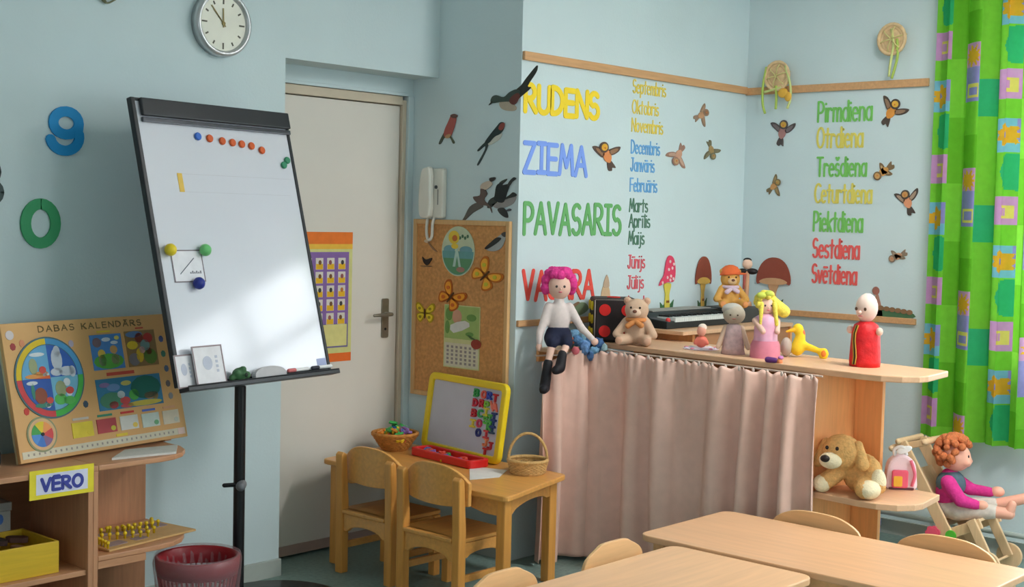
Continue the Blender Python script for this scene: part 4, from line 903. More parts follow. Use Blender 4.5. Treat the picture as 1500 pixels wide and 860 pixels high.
for p in q:
    d = (ctr-p); c = p+Vector((math.copysign(.045,d.x),math.copysign(.055,d.y))); lg.append(c)
    obj('leg', G().box((c.x-.022,c.y-.022,0),(c.x+.022,c.y+.022,TZ-.022)), PTZ, t, bevel=.005)
def apron(t, a, b, z1, z0, th, mat, arch=.025):
    a, b = Vector(a), Vector(b); L_ = (b-a).length; an = math.atan2(b.y-a.y,b.x-a.x)
    pts = [(0,z1),(0,z0-arch),(L_*.08,z0-arch)]+[(L_*(.08+.84*k/10), z0-arch+arch*math.sin(PI*k/10)**.5) for k in range(1,10)]+[(L_*.92,z0-arch),(L_,z0-arch),(L_,z1)]
    return obj('apron', G().prism(pts,-th/2,th/2,mat=Matrix.Translation((a.x,a.y,0)) @ Matrix.Rotation(an,4,'Z') @ Matrix.Rotation(R(90),4,'X')), mat, t, bevel=.003)
for i in range(4):
    a, b = lg[i], lg[(i+1)%4]; d = (b-a).normalized()*.022; apron(t, a+d, b-d, TZ-.023, TZ-.065, .02, PT if i % 2 else PTX)
def pine_chair(label, loc, rz, w=.295):
    t = thing('pine_chair', label, 'chair', loc, (0,0,rz), 'pine chairs at the play table')  # faces local +y
    for sx in (-1,1):
        obj('back_leg', G().prism([(-.02,0),(.02,0),(.02,.3),(.005,.5),(-.012,.512),(-.026,.5),(-.02,.3)],-.02,.02,mat=Matrix.Translation((sx*w/2,0,0)) @ Matrix.Rotation(R(90),4,'Z') @ Matrix.Rotation(R(90),4,'X')), PTZ, t, bevel=.005)
        obj('front_leg', G().box((sx*w/2-.018,.235,0),(sx*w/2+.018,.27,.255)), PTZ, t, bevel=.004)
        apron(t,(sx*w/2,.02),(sx*w/2,.235),.254,.215,.018,PTX,.02)
        obj('side_stretcher', G().box((sx*w/2-.009,.02,.1),(sx*w/2+.009,.235,.128)), PTX, t, bevel=.003)
    apron(t,(-w/2+.02,0),(w/2-.02,0),.254,.21,.02,PT,.03)
    obj('seat', G().prism(rrect(-w/2-.012,-.0,w/2+.012,.285,.02),.256,.272).prism(rrect(-w/2+.022,-.022,w/2-.022,.02,.004),.256,.272), PT, t, bevel=.004)
    # curved backrest between the posts, arched on top
    v = []; f = []; n = 14
    for k in range(n+1):
        u = -1+2*k/n; x = u*(w/2+.018); y = .03-.028*(1-u*u); zt = .545-.05*abs(u)**3.2-.012*u*u; zb = .395-.012*(1-u*u)
        for dy in (0,.016): v += [(x,y+dy,zb),(x,y+dy,zt)]
    for k in range(n):
        a = 4*k; f += [(a,a+4,a+5,a+1),(a+2,a+3,a+7,a+6),(a+1,a+5,a+7,a+3),(a,a+2,a+6,a+4)]
    f += [(0,1,3,2),(4*n,4*n+2,4*n+3,4*n+1)]
    obj('backrest', G().add(v,f), PT, t, bevel=.003); return t
pine_chair('varnished pine chair nearer the door at the play table',(3.612,4.054,0),R(-89))
pine_chair('varnished pine chair nearer the foreground at the play table',(3.582,3.645,0),R(-90),.31)
# things on the play table
t = thing('magnet_board','yellow-framed white magnetic board leaning on the chimney wall','magnet board',(4.178,4.315,TZ+.001),(R(82),0,R(-97.6)))
YF = M('yellow_plastic',(238,206,28),.35,.03,spec=.5); mw, mh = .55, .345
fo = rrect(0,0,mw,mh,.035); fi = rrect(.032,.032,mw-.032,mh-.032,.012); n = len(fo)
def ringprism(o_, i_, z0, z1):
    n = len(o_); g = G(); v = [(x,y,z) for z in (z0,z1) for p in (o_,i_) for x,y in p]; f = []
    for k in range(n):
        l = (k+1)%n; f += [(k,n+k,n+l,l),(2*n+k,2*n+l,3*n+l,3*n+k),(k,l,2*n+l,2*n+k),(n+k,3*n+k,3*n+l,n+l)]
    return g.add(v,f)
obj('frame', ringprism(fo,fi,-.012,.016), YF, t, bevel=.006)
obj('panel', G().box((.03,.03,-.006),(mw-.03,mh-.03,.004)), M('magnet_white',(196,198,212),.35,.03), t)
pl_ = [(.3,'B',(36,150,70)),(.36,'U',(226,72,60)),(.42,'R',(50,70,170)),(.47,'T',(200,40,40))]
rows = [[(.345,.288,'B',(40,152,70)),(.395,.286,'O',(230,96,80)),(.435,.286,'R',(52,74,176)),(.475,.28,'T',(196,40,44))],
 [(.345,.245,'D',(196,36,60)),(.39,.247,'R',(206,40,60)),(.425,.243,'P',(132,196,60)),(.462,.248,'V',(240,130,110)),(.482,.24,'A',(240,120,100))],
 [(.345,.2,'B',(196,36,50)),(.387,.203,'C',(60,170,100)),(.425,.215,'I',(220,206,70)),(.43,.18,'S',(90,190,70)),(.458,.19,'I',(80,180,80)),(.482,.2,'I',(40,60,120))],
 [(.345,.155,'I',(226,206,70)),(.388,.16,'O',(206,60,96)),(.458,.155,'K',(80,180,80)),(.48,.145,'I',(50,80,110)),(.482,.17,'I',(44,66,130))],
 [(.39,.12,'O',(40,48,120)),(.445,.12,'I',(210,60,70)),(.447,.085,'J',(240,140,90)),(.48,.075,'J',(190,40,50)),(.452,.045,'T',(206,50,50))]]
Tm = t.matrix_basis.copy() if False else (Matrix.Translation(t.location) @ Euler(t.rotation_euler).to_matrix().to_4x4())
CN = lambda c: 'green' if c[1] > c[0] and c[1] > c[2] else 'blue' if c[2] > c[0] else 'yellow' if c[1] > 170 else 'orange' if c[1] > 110 else 'red'
seen = {}
for ri, rw in enumerate(rows):
    for x, y, ch, c_ in rw:
        L_ = Tm @ Vector((x-.012, y-.016, .0045))
        wv, hv = GLY[ch][0], .034
        g = letter_geo(ch, .026/max(wv,.4), .028, .0085, 0, .008)
        lb = '%s plastic letter %s on the magnet board, row %s' % (CN(c_), ch, ['one','two','three','four','five'][ri]); seen[lb] = seen.get(lb,0)+1
        if seen[lb] > 1: lb += ', nearer the frame'
        single('magnet_letter', g, M('mag_%d_%d_%d'%c_,c_,.4), lb, 'letter magnet', 'plastic letters on the magnet board', loc=L_, rot=t.rotation_euler)
t = thing('letter_tray','red plastic tray of letters in front of the magnet board','tray',(4.025,3.99,TZ+.001),(0,0,R(-97)))
RP = M('red_plastic',(216,32,30),.35,.04,spec=.5)
obj('tray', G().prism(rrect(-.21,-.05,.2,.055,.02),0,.006), RP, t); obj('rim', ringprism(rrect(-.215,-.055,.205,.06,.025),rrect(-.198,-.038,.188,.043,.015),.0,.034), RP, t, bevel=.004)
LC = [(232,196,50),(60,110,190),(70,180,90),(226,80,60),(240,150,60),(150,110,180)]
CNM = ['yellow','blue','green','red','orange','purple']
for k in range(22):
    c_ = k % 6; x = -.18+.0165*k; g = letter_geo('ABCDEKLMORSTU'[k % 13], .04, .028, .009, 0, .009)
    L_ = Matrix.Translation((4.025,3.99,TZ+.001)) @ Matrix.Rotation(R(-97),4,'Z') @ Vector((x,random.uniform(-.03,.01),.007+.011*(k%2)))
    single('loose_letter', g, M('mag_%d_%d_%d'%LC[c_],LC[c_],.4), '%s plastic letter lying loose in the red tray' % CNM[c_], 'letter', 'loose letters in the red tray', loc=L_, rot=(random.uniform(-.2,.2),random.uniform(-.2,.2),random.uniform(0,6)))
# woven basket with bricks
WK = M('wicker_brown',(196,132,62),.7,.2,60,.4,120); WK2 = M('wicker_light',(206,164,104),.7,.15,60,.4,120)
def basket(name, label, loc, r0, r1, h, mat, handle=0):
    t = thing(name, label, 'basket', loc)
    n = 9
    for i in range(n):
        r_ = r0+(r1-r0)*i/(n-1); z = .006+(h-.012)*i/(n-1); m_ = 40
        obj('weave_ring', G().tube([((r_+.003*(-1)**(k+i))*math.cos(2*PI*k/m_),(r_+.003*(-1)**(k+i))*math.sin(2*PI*k/m_),z) for k in range(m_)], h/n*.55, 6, closed=True), mat, t, True)
    for k in range(20): a = 2*PI*k/20; obj('stake', G().tube([(r0*math.cos(a),r0*math.sin(a),.004),(r1*math.cos(a),r1*math.sin(a),h)], .003, 5), mat, t)
    obj('base', G().lathe([(r0,0),(r0,.008)],24), mat, t); obj('rim', G().tube([(r1*math.cos(2*PI*k/32),r1*math.sin(2*PI*k/32),h) for k in range(32)], .008, 8, closed=True), mat, t, True)
    if handle: obj('handle', G().tube([(r1*1.0*math.cos(R(a))*math.cos(R(-48)),r1*1.0*math.cos(R(a))*math.sin(R(-48)),h+handle*math.sin(R(a))) for a in range(0,181,10)], .006, 8), mat, t, True)
    return t
basket('woven_basket','flared brown basket heaped with coloured toy pieces by the door',(4.03,4.34,TZ+.001),.055,.1,.075,WK)
for k in range(30):
    c_ = k % 6; a = random.uniform(0,2*PI); r_ = .08*math.sqrt(random.random()); L_ = (4.03+r_*math.cos(a),4.34+r_*math.sin(a),TZ+.062+.05*(1-r_/.08)*random.random()+.01*(k%3))
    g = [letter_geo('ABEHMRST'.replace('H','K')[k % 8], .045, .03, .01, 0, .01), G().cap((-.016,0,0),(.016,0,0),.007)][k % 2]
    single('toy_piece', g, M('mag_%d_%d_%d'%LC[c_],LC[c_],.4), '%s plastic toy piece heaped in the flared basket' % CNM[c_], 'toy', 'toy pieces in the flared basket', loc=L_, rot=(random.uniform(-1,1),random.uniform(-1,1),random.uniform(0,6)))
basket('handled_basket','small wicker basket with tall hoop handle on the play table',(4.075,3.585,TZ+.001),.07,.08,.055,WK2,.11)
for k in range(14):
    a = random.uniform(0,2*PI); r_ = random.uniform(0,.04)
    single('crayon', G().cap((-.026,0,0),(.026,0,0),.0055), [C(60,60,66),C(90,84,90),C(150,150,170),C(80,64,60)][k%4], '%s crayon lying in the handled basket' % ['black','grey','pale','brown'][k%4], 'crayon', 'crayons in the handled basket', loc=(4.075+r_*math.cos(a),3.585+r_*math.sin(a),TZ+.028+.004*(k%5)), rot=(0,random.uniform(-.25,.25),random.uniform(0,6)), smooth=True)
pp = [(4.0,3.845),(4.055,3.68),(3.92,3.60),(3.79,3.64)]
single('paper_sheet', G().prism(pp,TZ+.0008,TZ+.0018), C(232,230,226), 'blank white paper sheet on the play table', 'paper')
# ------------------------------------------------------------------ foreground tables and plywood chairs
TB = wood('beech_top',(220,172,130),'y',.07,.32,3,.5); TBX = wood('beech_top_cross',(228,182,138),'x',.07,.32,3,.5); PLY = wood('beech_ply',(226,180,128),'x',.07,.4); PLYE = M('ply_edge',(240,220,196),.5)
def big_table(label, x0, y0, x1, y1, mat, z=.46):
    t = thing('low_table', label, 'table', (0,0,0), group='low beech tables in the foreground')
    obj('tabletop', G().prism(rrect(x0,y0,x1,y1,.045,6),z-.022,z), mat, t, bevel=.004)
    for cx, cy in ((x0+.06,y0+.06),(x1-.06,y0+.06),(x0+.06,y1-.06),(x1-.06,y1-.06)): obj('leg', G().box((cx-.022,cy-.022,0),(cx+.022,cy+.022,z-.022)), PLY, t, bevel=.005)
    for a, b in (((x0+.06,y0+.05),(x1-.06,y0+.065)),((x0+.06,y1-.065),(x1-.06,y1-.05))): obj('apron', G().box((a[0]+.022,a[1],z-.08),(b[0]-.022,b[1],z-.0225)), PLY, t)
    for a, b in (((x0+.05,y0+.082),(x0+.065,y1-.082)),((x1-.065,y0+.082),(x1-.05,y1-.082))): obj('apron', G().box((a[0],a[1],z-.08),(b[0],b[1],z-.0225)), PLY, t)
big_table('low beech table on the right in front of the puppet counter',3.532,1.50,4.066,2.615,TB)
big_table('low beech table at the bottom edge of the picture',2.36,1.93,3.5,2.445,TBX)
def ply_chair(label, loc, rz, w=.32):
    t = thing('plywood_chair', label, 'chair', loc, (0,0,rz), 'plywood chairs at the low tables')   # faces local +y
    pts = [(-w/2,.33),(-w/2,.42),(-w/2+.02,.462),(-w/2+.07,.49),(-.05,.502),(.05,.502),(w/2-.07,.49),(w/2-.02,.462),(w/2,.42),(w/2,.33)]
    pts = [pts[0]]+spline(pts[1:9],4)+[pts[9]]
    o = obj('backrest', G().prism(pts,-.006,.006,mat=Matrix.Rotation(R(90),4,'X')), [PLY], t, bevel=.002)
    obj('seat', G().prism(rrect(-w/2,.01,w/2,.29,.03),.258,.27), PLY, t, bevel=.003)
    for sx in (-1,1):
        obj('back_post', G().box((sx*(w/2-.03)-.015,.0065,0),(sx*(w/2-.03)+.015,.032,.44)), PLY, t, bevel=.004)
        obj('front_leg', G().box((sx*(w/2-.03)-.015,.25,0),(sx*(w/2-.03)+.015,.28,.257)), PLY, t, bevel=.004)
        obj('side_rail', G().box((sx*(w/2-.03)-.009,.033,.21),(sx*(w/2-.03)+.009,.249,.2575)), PLY, t)
    return t
ply_chair('plywood chair back next to the puppet counter at the right table',(4.105,2.27,0),R(90),.36)
ply_chair('plywood chair back nearest the stroller at the right table',(4.105,1.80,0),R(90),.355)
ply_chair('sunlit plywood chair back beside the corner of the right table',(3.255,2.5,0),R(180),.31)
ply_chair('sunlit plywood chair back cut off at the bottom edge',(2.745,2.5,0),R(180),.31)
# ------------------------------------------------------------------ flip chart
fs = .75/.70
BL = Vector((2.377,3.561,.941-1.5))*fs+Vector((0,0,1.5))
fh, ft = .133, .257; FW, FL = .75, .948*fs
t = thing('flip_chart','white flip chart board with black frame on a round-based stand','flip chart',BL,(R(90)-ft,0,fh))
Tf = Matrix.Translation(BL) @ Euler((R(90)-ft,0,fh)).to_matrix().to_4x4()
# local x along the board, local y up the board, local z towards the viewer
BKF = M('flip_frame_black',(42,44,48),.35,.08); WBD = M('whiteboard',(212,214,223),.1,.015,3,spec=1.0)
obj('board', G().box((.008,.008,-.014),(FW-.008,FL-.008,0)), WBD, t)
for a, b in (((-.004,0,-.018),(.014,FL,.006)),((FW-.012,0,-.018),(FW+.002,FL,.005)),((.014,-.004,-.018),(FW-.012,.01,.004)),((.014,FL-.012,-.018),(FW-.012,FL,.004))): obj('frame_bar', G().box(a,b), BKF, t, bevel=.003)
obj('clamp_bar', G().box((.03,FL-.066,.002),(FW+.002,FL-.002,.018)), BKF, t, bevel=.005); obj('clamp_lip', G().box((.03,FL-.088,.002),(FW+.002,FL-.07,.012)), M('flip_lip',(84,86,92),.25,metal=.4), t, bevel=.003)
obj('tray', G().box((.0,-.02,.0),(FW,-.005,.05)).box((.0,-.005,.046),(FW,-.001,.05)), BKF, t, bevel=.002)
obj('ruled_line', G().box((.16,.75,.0),(.72,.7508,.0006)).box((.16,.685,.0),(.7,.6858,.0006)), C(190,190,196), t)
Z_ = Tf.to_3x3() @ Vector((0,0,1))
pb = Vector((2.925,3.985,0))
POLE = M('pole_black',(26,27,30),.3,.05)
base_c = (3.11,4.0,0); cyl = lambda r_, z0, z1: G().lathe([(r_,z0),(r_,z1)],28)
loc_inv = Tf.inverted()
def wpart(nm, g, mat, **k):  # a part modelled in room coordinates
    g.v = [tuple(loc_inv @ Vector(p)) for p in g.v]; return obj(nm, g, mat, t, **k)
wpart('pole', G().lathe([(.021,.02),(.021,.86)],20,mat=Matrix.Translation(pb)), POLE, smooth=False)
wpart('pole_top', G().cap((pb.x,pb.y,.85),tuple(Tf @ Vector((FW*.5,.35,-.03))),.018), POLE, smooth=True)
wpart('base', G().lathe([(.268,0),(.27,.012),(.255,.03),(.12,.04),(.03,.042)],48,mat=Matrix.Translation(base_c)), POLE, smooth=True)
wpart('height_knob', G().cap((pb.x-.0,pb.y-.02,.5),(pb.x-.03,pb.y-.05,.5),.016,.018), M('knob_grey',(110,112,116),.4), smooth=True); wpart('height_lever', G().cap((pb.x-.02,pb.y+.0,.497),(pb.x-.055,pb.y+.015,.497),.008), POLE, smooth=True)
frot = t.rotation_euler
def onb(x, y, z=0): return tuple(Tf @ Vector((x,y,z)))
mg = lambda r_: G().lathe([(r_*.9,0),(r_,.003),(r_,.007),(r_*.85,.01)],18)
Or = M('magnet_orange',(212,92,40),.35); 
names = ['first','second','third','fourth','fifth','sixth']
single('round_magnet', mg(.0145), C(60,110,200), 'blue round magnet left of the orange row on the flip chart', 'magnet', 'round magnets on the flip chart', loc=onb(.275,.892), rot=frot)
for k, (x, y) in enumerate(((.33,.888),(.39,.882),(.44,.879),(.486,.876),(.534,.872),(.585,.858))):
    single('round_magnet', mg(.0145), Or, '%s orange round magnet from the left on the flip chart' % names[k], 'magnet', 'round magnets on the flip chart', loc=onb(x,y), rot=frot)
Gr = M('magnet_green',(54,136,100),.35)
single('round_magnet', mg(.014), Gr, 'upper green round magnet at the right side of the flip chart', 'magnet', 'round magnets on the flip chart', loc=onb(.712,.825), rot=frot)
single('round_magnet', mg(.014), Gr, 'lower green round magnet at the right side of the flip chart', 'magnet', 'round magnets on the flip chart', loc=onb(.69,.805), rot=frot)
single('paper_strip', G().box((-.011,-.034,.0002),(.011,.034,.0015)), C(222,184,84), 'short yellow paper strip on the flip chart', 'paper strip', loc=onb(.162,.718), rot=frot)
t = thing('picture_card','white card with a diagonal pencil line held by ball magnets','card',onb(.06,.36,.0004),frot)
obj('sheet', G().box((0,0,0),(.14,.115,.0018)), C(222,222,228), t)
for a, b in (((0,0),(.14,.004)),((0,.111),(.14,.115)),((0,.004),(.004,.111)),((.136,.004),(.14,.111))): obj('border', G().box((*a,.0018),(*b,.0024)), C(120,110,116), t)
g = G(); ribbon(g,[(.03,.03),(.1,.085)],.003,.0018,.0026); obj('pencil_line', g, C(90,96,110), t)
g = G()
for k in range(6): g.box((.074+k*.009,.03,.0018),(.08+k*.009,.036+.004*(k%2),.0024))
obj('caption', g, C(120,120,130), t)
for c_, lb, x, y in ((C(232,204,50,rough=.3),'yellow ball magnet at the card corner on the flip chart',.048,.472),(C(112,196,120,rough=.3),'light green ball magnet at the card corner on the flip chart',.205,.47),(C(44,56,140,rough=.3),'dark blue ball magnet under the card on the flip chart',.15,.352)):
    single('ball_magnet', G().lathe([(.012,0),(.017,.004),(.022,.014),(.021,.024),(.014,.033),(.002,.037)],18), c_, lb, 'magnet', 'ball magnets on the flip chart', loc=onb(x,y,.003), rot=frot, smooth=True)
# things on the flip chart tray
def framed(label, x, y, w, h, zo, rz):
    t = thing('picture_card', label, 'card', onb(x,y,zo), (frot[0],rz,frot[2]))
    obj('sheet', G().box((0,0,0),(w,h,.003)), C(226,224,228), t)
    for a, b in (((0,0),(w,.005)),((0,h-.005),(w,h)),((0,.005),(.005,h-.005)),((w-.005,.005),(w,h-.005))): obj('border', G().box((*a,.003),(*b,.004)), C(150,132,136), t)
    g = G().prism(circ(w*.45,h*.55,w*.16,h*.18,16),.003,.0035)
    for k in range(4): g.box((w*.72,h*(.3+.12*k),.003),(w*.8,h*(.37+.12*k),.0035))
    obj('drawing', g, C(186,190,206), t); return t
framed('upright drawn card standing in the flip chart tray',.055,-.004,.135,.135,.03,0)
framed('narrow card tucked behind the drawn card in the flip chart tray',-.012,-.006,.08,.115,.012,0)
t = thing('green_frog_toy','small dark green frog-like toy in the flip chart tray','toy',onb(.25,-.004,.03),(0,0,fh))
obj('body', G().ell((0,0,.024),(.032,.022,.024)).ell((-.022,-.01,.03),(.014,.012,.012)).ell((.026,-.008,.02),(.016,.014,.014)).ell((.005,-.012,.042),(.014,.012,.012)).ell((-.035,0,.014),(.012,.012,.012)), M('frog_green',(62,104,66),.6,.15,40), t, True, remesh=.004)
obj('mouth', G().ell((.004,-.03,.024),(.008,.004,.008),n=8,m_=6), C(24,40,28), t)
t = thing('board_eraser','flat grey arched board eraser in the flip chart tray','eraser',onb(.33,-.004,.012),frot)
obj('felt', G().prism([(0,0),(.155,0)]+[(.0775+.0775*math.cos(R(a)),.012+.03*math.sin(R(a))) for a in range(0,181,15)],0,.02), C(186,184,186), t)
for i, (x, lb) in enumerate(((.5,'white marker pen with red cap in the flip chart tray'),(.625,'white marker pen with dark cap at the right of the flip chart tray'))):
    a = thing('marker_pen', lb, 'marker', onb(x,.012,.03), (0,0,fh), 'marker pens in the tray')
    obj('barrel', G().cap((.03,0,0),(.1,0,0),.0065), C(232,232,232), a, True); obj('cap', G().cap((0,0,0),(.03,0,0),.0075), [C(206,110,110),C(50,54,66)][i], a, True)
single('board_label', G().prism(rrect(0,0,.05,.03,.004),.0003,.001), C(170,180,216), 'small pale blue printed label in the lower right board corner', 'label', loc=onb(.685,.018), rot=frot)
# ------------------------------------------------------------------ low shelf unit at the left wall
SHW = wood('shelf_beech',(196,142,106),'z',.1); SHX = wood('shelf_beech_flat',(200,146,108),'x',.1)
F0, BK = 3.93, 4.322
CT = .648
t = thing('low_shelf','low open beech shelf unit with rounded end at the left wall','shelf unit',(0,0,0))
obj('top_board', G().box((1.3,F0,CT-.018),(2.318,BK,CT)), SHX, t, bevel=.002); obj('side_panel', G().box((2.281,F0,0),(2.2995,BK,CT-.0185)), SHW, t, bevel=.002)
obj('side_panel', G().box((2.3,F0,0),(2.318,BK,CT-.0185)), SHW, t, bevel=.002); obj('side_panel', G().box((1.3,F0,0),(1.318,BK,CT-.0185)), SHW, t)
obj('shelf', G().box((1.3185,F0+.01,.285),(2.2805,BK-.011,.303)), SHX, t, bevel=.002); obj('shelf', G().box((1.3185,F0+.01,.05),(2.2805,BK-.011,.068)), SHX, t)
obj('back_panel', G().box((1.3185,BK-.01,.02),(2.2805,BK,CT-.0185)), wood('shelf_back_dark',(150,98,66),'x',.1), t)
obj('back_panel', G().box((2.3185,BK-.018,.0),(2.735,BK,CT-.0185)), SHW, t, bevel=.002)
rs = [(2.3185,BK-.0185),(2.3185,F0),(2.56,F0),(2.62,F0+.012),(2.67,F0+.04),(2.71,F0+.085),(2.735,F0+.15),(2.74,BK-.0185)]
obj('rounded_shelf', G().prism(rs,.325,.343), SHX, t, bevel=.003); obj('shelf_edge', G().prism([(2.3185,F0+.012),(2.3185,F0+.0),(2.5,F0+.0),(2.5,F0+.012)],.3,.3245), SHX, t)
obj('rounded_shelf', G().prism(rs,CT-.018,CT), SHX, t, bevel=.003)
# nature calendar board
cv = Vector((2.137,4.104,.65)); cs = .9925; cv = Vector((cv.x*cs,cv.y*cs,1.5+(cv.z-1.5)*cs)); cw, chh = .738*cs, .47*cs
t = thing('nature_calendar','wooden nature calendar board with season wheel and cards','calendar board',cv,(R(90)-.243,0,.167))
NC = M('nature_board',(228,178,118),.6,.04,6); PRD = lambda x, y: (x*cw, y*chh)
obj('board', G().box((0,0,-.016),(cw,chh,0)), NC, t, bevel=.002); obj('edge_strip', G().box((0,0,-.024),(cw,chh,-.0165)), C(214,200,160), t)
obj('number_strip', G().box((.01,.012,0),(cw-.01,.036,.0015)), C(222,214,190), t)
g = G()
for k in range(30): g.box((.03+k*(cw-.08)/30,.02,.0015),(.036+k*(cw-.08)/30,.028,.002))
obj('numbers', g, C(170,160,150), t)
obj('corner_badge', G().box((cw-.045,.012,.0016),(cw-.014,.036,.0022)), C(236,206,196), t); obj('corner_badge', G().prism(circ(.03,chh-.04,.016,n=12),0,.002), C(226,214,214), t)
txt = 'DABAS KALENDARS'.replace('ARS','ĀRS'); lay, tot = layout(txt,.34); sx = .43*cw*1.42/tot
for ch, x in lay:
    if ch == ' ': continue
    obj('letter', letter_geo(ch, sx, .02, .0035, .0002, .0012), C(128,108,70), t, loc=(.2*cw+x*sx,chh-.036,0))
wc = (.222*cw, .585*chh); wr = .141*cs
def sector(cx, cy, r0, r1, a0, a1, n=12): return circ(cx,cy,r1,n=n,a0=a0,a1=a1)+(circ(cx,cy,r0,n=n,a0=a0,a1=a1)[::-1] if r0 else [(cx,cy)])
wh = obj('season_wheel', G().prism(circ(*wc,wr,n=48),0,.004), C(86,118,128), t)
for a0, c1, c2 in ((90,(232,200,48),(110,176,216)),(0,(84,160,212),(60,106,190)),(180,(214,76,80),(56,98,180)),(270,(78,186,84),(120,186,216))):
    obj('season_rim', G().prism(sector(*wc,wr*.82,wr*.96,a0,a0+90),.004,.005), C(*c1), wh); obj('season_picture', G().prism(sector(*wc,0,wr*.8,a0,a0+90),.004,.005), C(*c2), wh)
def blob(par, pts, col, z0=.005): 
    for x, y, rx, ry in pts: obj('picture_detail', G().prism(circ(wc[0]+x*wr,wc[1]+y*wr,rx*wr,ry*wr,14),z0,z0+.0008), C(*col), par)
blob(wh,[(.2,.12,.18,.1),(.5,.12,.24,.12),(.66,.1,.1,.14),(.25,.42,.16,.28),(.28,.62,.1,.14)],(206,214,226)); blob(wh,[(-.35,-.42,.18,.2)],(150,84,64)); blob(wh,[(-.2,.2,.1,.09),(-.12,-.55,.1,.08),(.5,-.36,.12,.09)],(214,84,76),.0058)
blob(wh,[(-.4,.06,.32,.06),(-.25,.12,.2,.05)],(230,160,90)); blob(wh,[(.2,-.55,.18,.14),(.45,-.6,.18,.1)],(96,190,96)); blob(wh,[(.25,-.3,.16,.2),(-.45,.3,.12,.2)],(160,170,130)); blob(wh,[(-.3,.58,.22,.05),(-.55,-.1,.16,.05),(.45,-.15,.1,.1),(-.12,.08,.09,.06),(-.18,-.66,.08,.07),(.48,-.44,.08,.06)],(220,226,232))
blob(wh,[(-.3,-.65,.26,.06),(-.55,-.3,.05,.2)],(70,140,120))
obj('wheel_pointer', G().prism([(wc[0]-.004,wc[1]-.004),(wc[0]-wr*.5,wc[1]+.0),(wc[0]-.004,wc[1]+.008)],.007,.0085), C(226,110,60), wh)
sc_ = (.132*cw,.185*chh); sr = .06*cs
sw_ = obj('weather_wheel', G().prism(circ(*sc_,sr,n=36),0,.003).prism(circ(*sc_,sr*.97,n=36),.003,.0032), C(150,156,120), t); obj('wheel_field', G().prism(circ(*sc_,sr*.9,n=36),.0032,.004), C(226,186,140), sw_)
for k, c_ in enumerate([(232,206,60),(80,170,90),(90,150,220),(76,128,206),(140,110,150),(222,84,84),(242,160,96)]):
    obj('wheel_sector', G().prism(sector(*sc_,0,sr*.72,75+k*51.43,75+(k+1)*51.43,6),.004,.005), C(*c_), sw_)
obj('wheel_pin', G().prism(circ(*sc_,.006,n=12),.005,.008), C(40,40,40), sw_)
def pic(x0, y0, x1, y1, base_c, items):
    o = obj('picture_panel', G().box((x0*cw,y0*chh,0),(x1*cw,y1*chh,.0025)), C(*base_c), t)
    for (x, y, rx, ry, c_) in items:
        x = max(rx+.01, min(1-rx-.01, x)); y = max(ry+.01, min(1-ry-.01, y))
        obj('picture_detail', G().prism(circ((x0+(x1-x0)*x)*cw,(y0+(y1-y0)*y)*chh,rx*(x1-x0)*cw,ry*(y1-y0)*chh,12),.0025,.0033), C(*c_), o)
pic(.48,.6,.67,.87,(84,140,206),[(.5,.22,.48,.22,(96,176,76)),(.2,.78,.14,.14,(130,110,120)),(.5,.85,.14,.06,(214,224,236)),(.75,.75,.12,.05,(214,224,236)),(.3,.45,.12,.13,(230,196,90)),(.7,.55,.12,.12,(216,170,110)),(.3,.25,.12,.16,(200,190,180)),(.72,.27,.14,.16,(196,180,150)),(.85,.88,.08,.06,(236,224,120))])
pic(.695,.6,.885,.88,(150,120,80),[(.3,.9,.28,.09,(96,130,180)),(.2,.6,.18,.12,(226,196,60)),(.45,.8,.14,.14,(130,60,50)),(.75,.78,.16,.14,(176,60,56)),(.62,.58,.16,.16,(120,150,150)),(.75,.25,.22,.22,(96,130,60)),(.4,.3,.12,.2,(226,190,60)),(.5,.45,.1,.1,(222,180,176)),(.72,.4,.1,.1,(140,60,60)),(.2,.2,.18,.18,(130,124,130))])
pic(.475,.29,.875,.53,(64,130,168),[(.75,.6,.24,.38,(40,110,100)),(.2,.3,.18,.26,(80,140,110)),(.55,.4,.08,.18,(86,176,84)),(.35,.45,.06,.12,(196,210,214)),(.4,.25,.08,.12,(206,84,84)),(.22,.15,.07,.12,(206,84,90)),(.42,.08,.1,.07,(206,90,90)),(.7,.1,.28,.09,(206,190,84)),(.8,.32,.1,.12,(190,140,100)),(.45,.8,.08,.08,(206,196,110)),(.25,.7,.1,.12,(110,150,200)),(.12,.8,.08,.08,(140,120,170)),(.88,.3,.05,.14,(150,130,90))])
for x0, x1, y0, yc, c1, c2, hd in ((.3,.42,.12,.245,(236,212,70),(236,212,70),(206,196,186)),(.445,.56,.125,.245,(190,80,84),(206,196,70),(70,150,120)),(.585,.695,.125,.245,(226,224,216),(236,206,100),(214,70,66)),(.72,.83,.12,.24,(214,226,216),(120,180,130),(90,120,206)),(.855,.96,.12,.24,(226,214,190),(206,206,190),(226,170,130))):
    o = obj('day_card', G().box((x0*cw,y0*chh,0),(x1*cw,yc*chh-.006,.0028)), C(*c1), t); obj('card_mark', G().prism(circ((x1-.022)*cw,(y0+.03)*chh,.011,.009,12),.0028,.0034), C(*c2), o); obj('card_heading', G().box((x0*cw+.008,yc*chh+.002,0),(x1*cw-.012,yc*chh+.01,.0015)), C(*hd), o)
obj('caption', G().box((.55*cw,.55*chh,0),(.72*cw,.575*chh,.0012)), C(206,84,70), t); obj('caption', G().box((.77*cw,.895*chh,0),(.82*cw,.905*chh,.0012)), C(206,84,70), t); obj('caption', G().box((.53*cw,.885*chh,0),(.61*cw,.9*chh,.0012)), C(236,206,70), t); obj('caption', G().box((.55*cw,.085*chh,0),(.62*cw,.105*chh,.0012)), C(236,206,70), t)
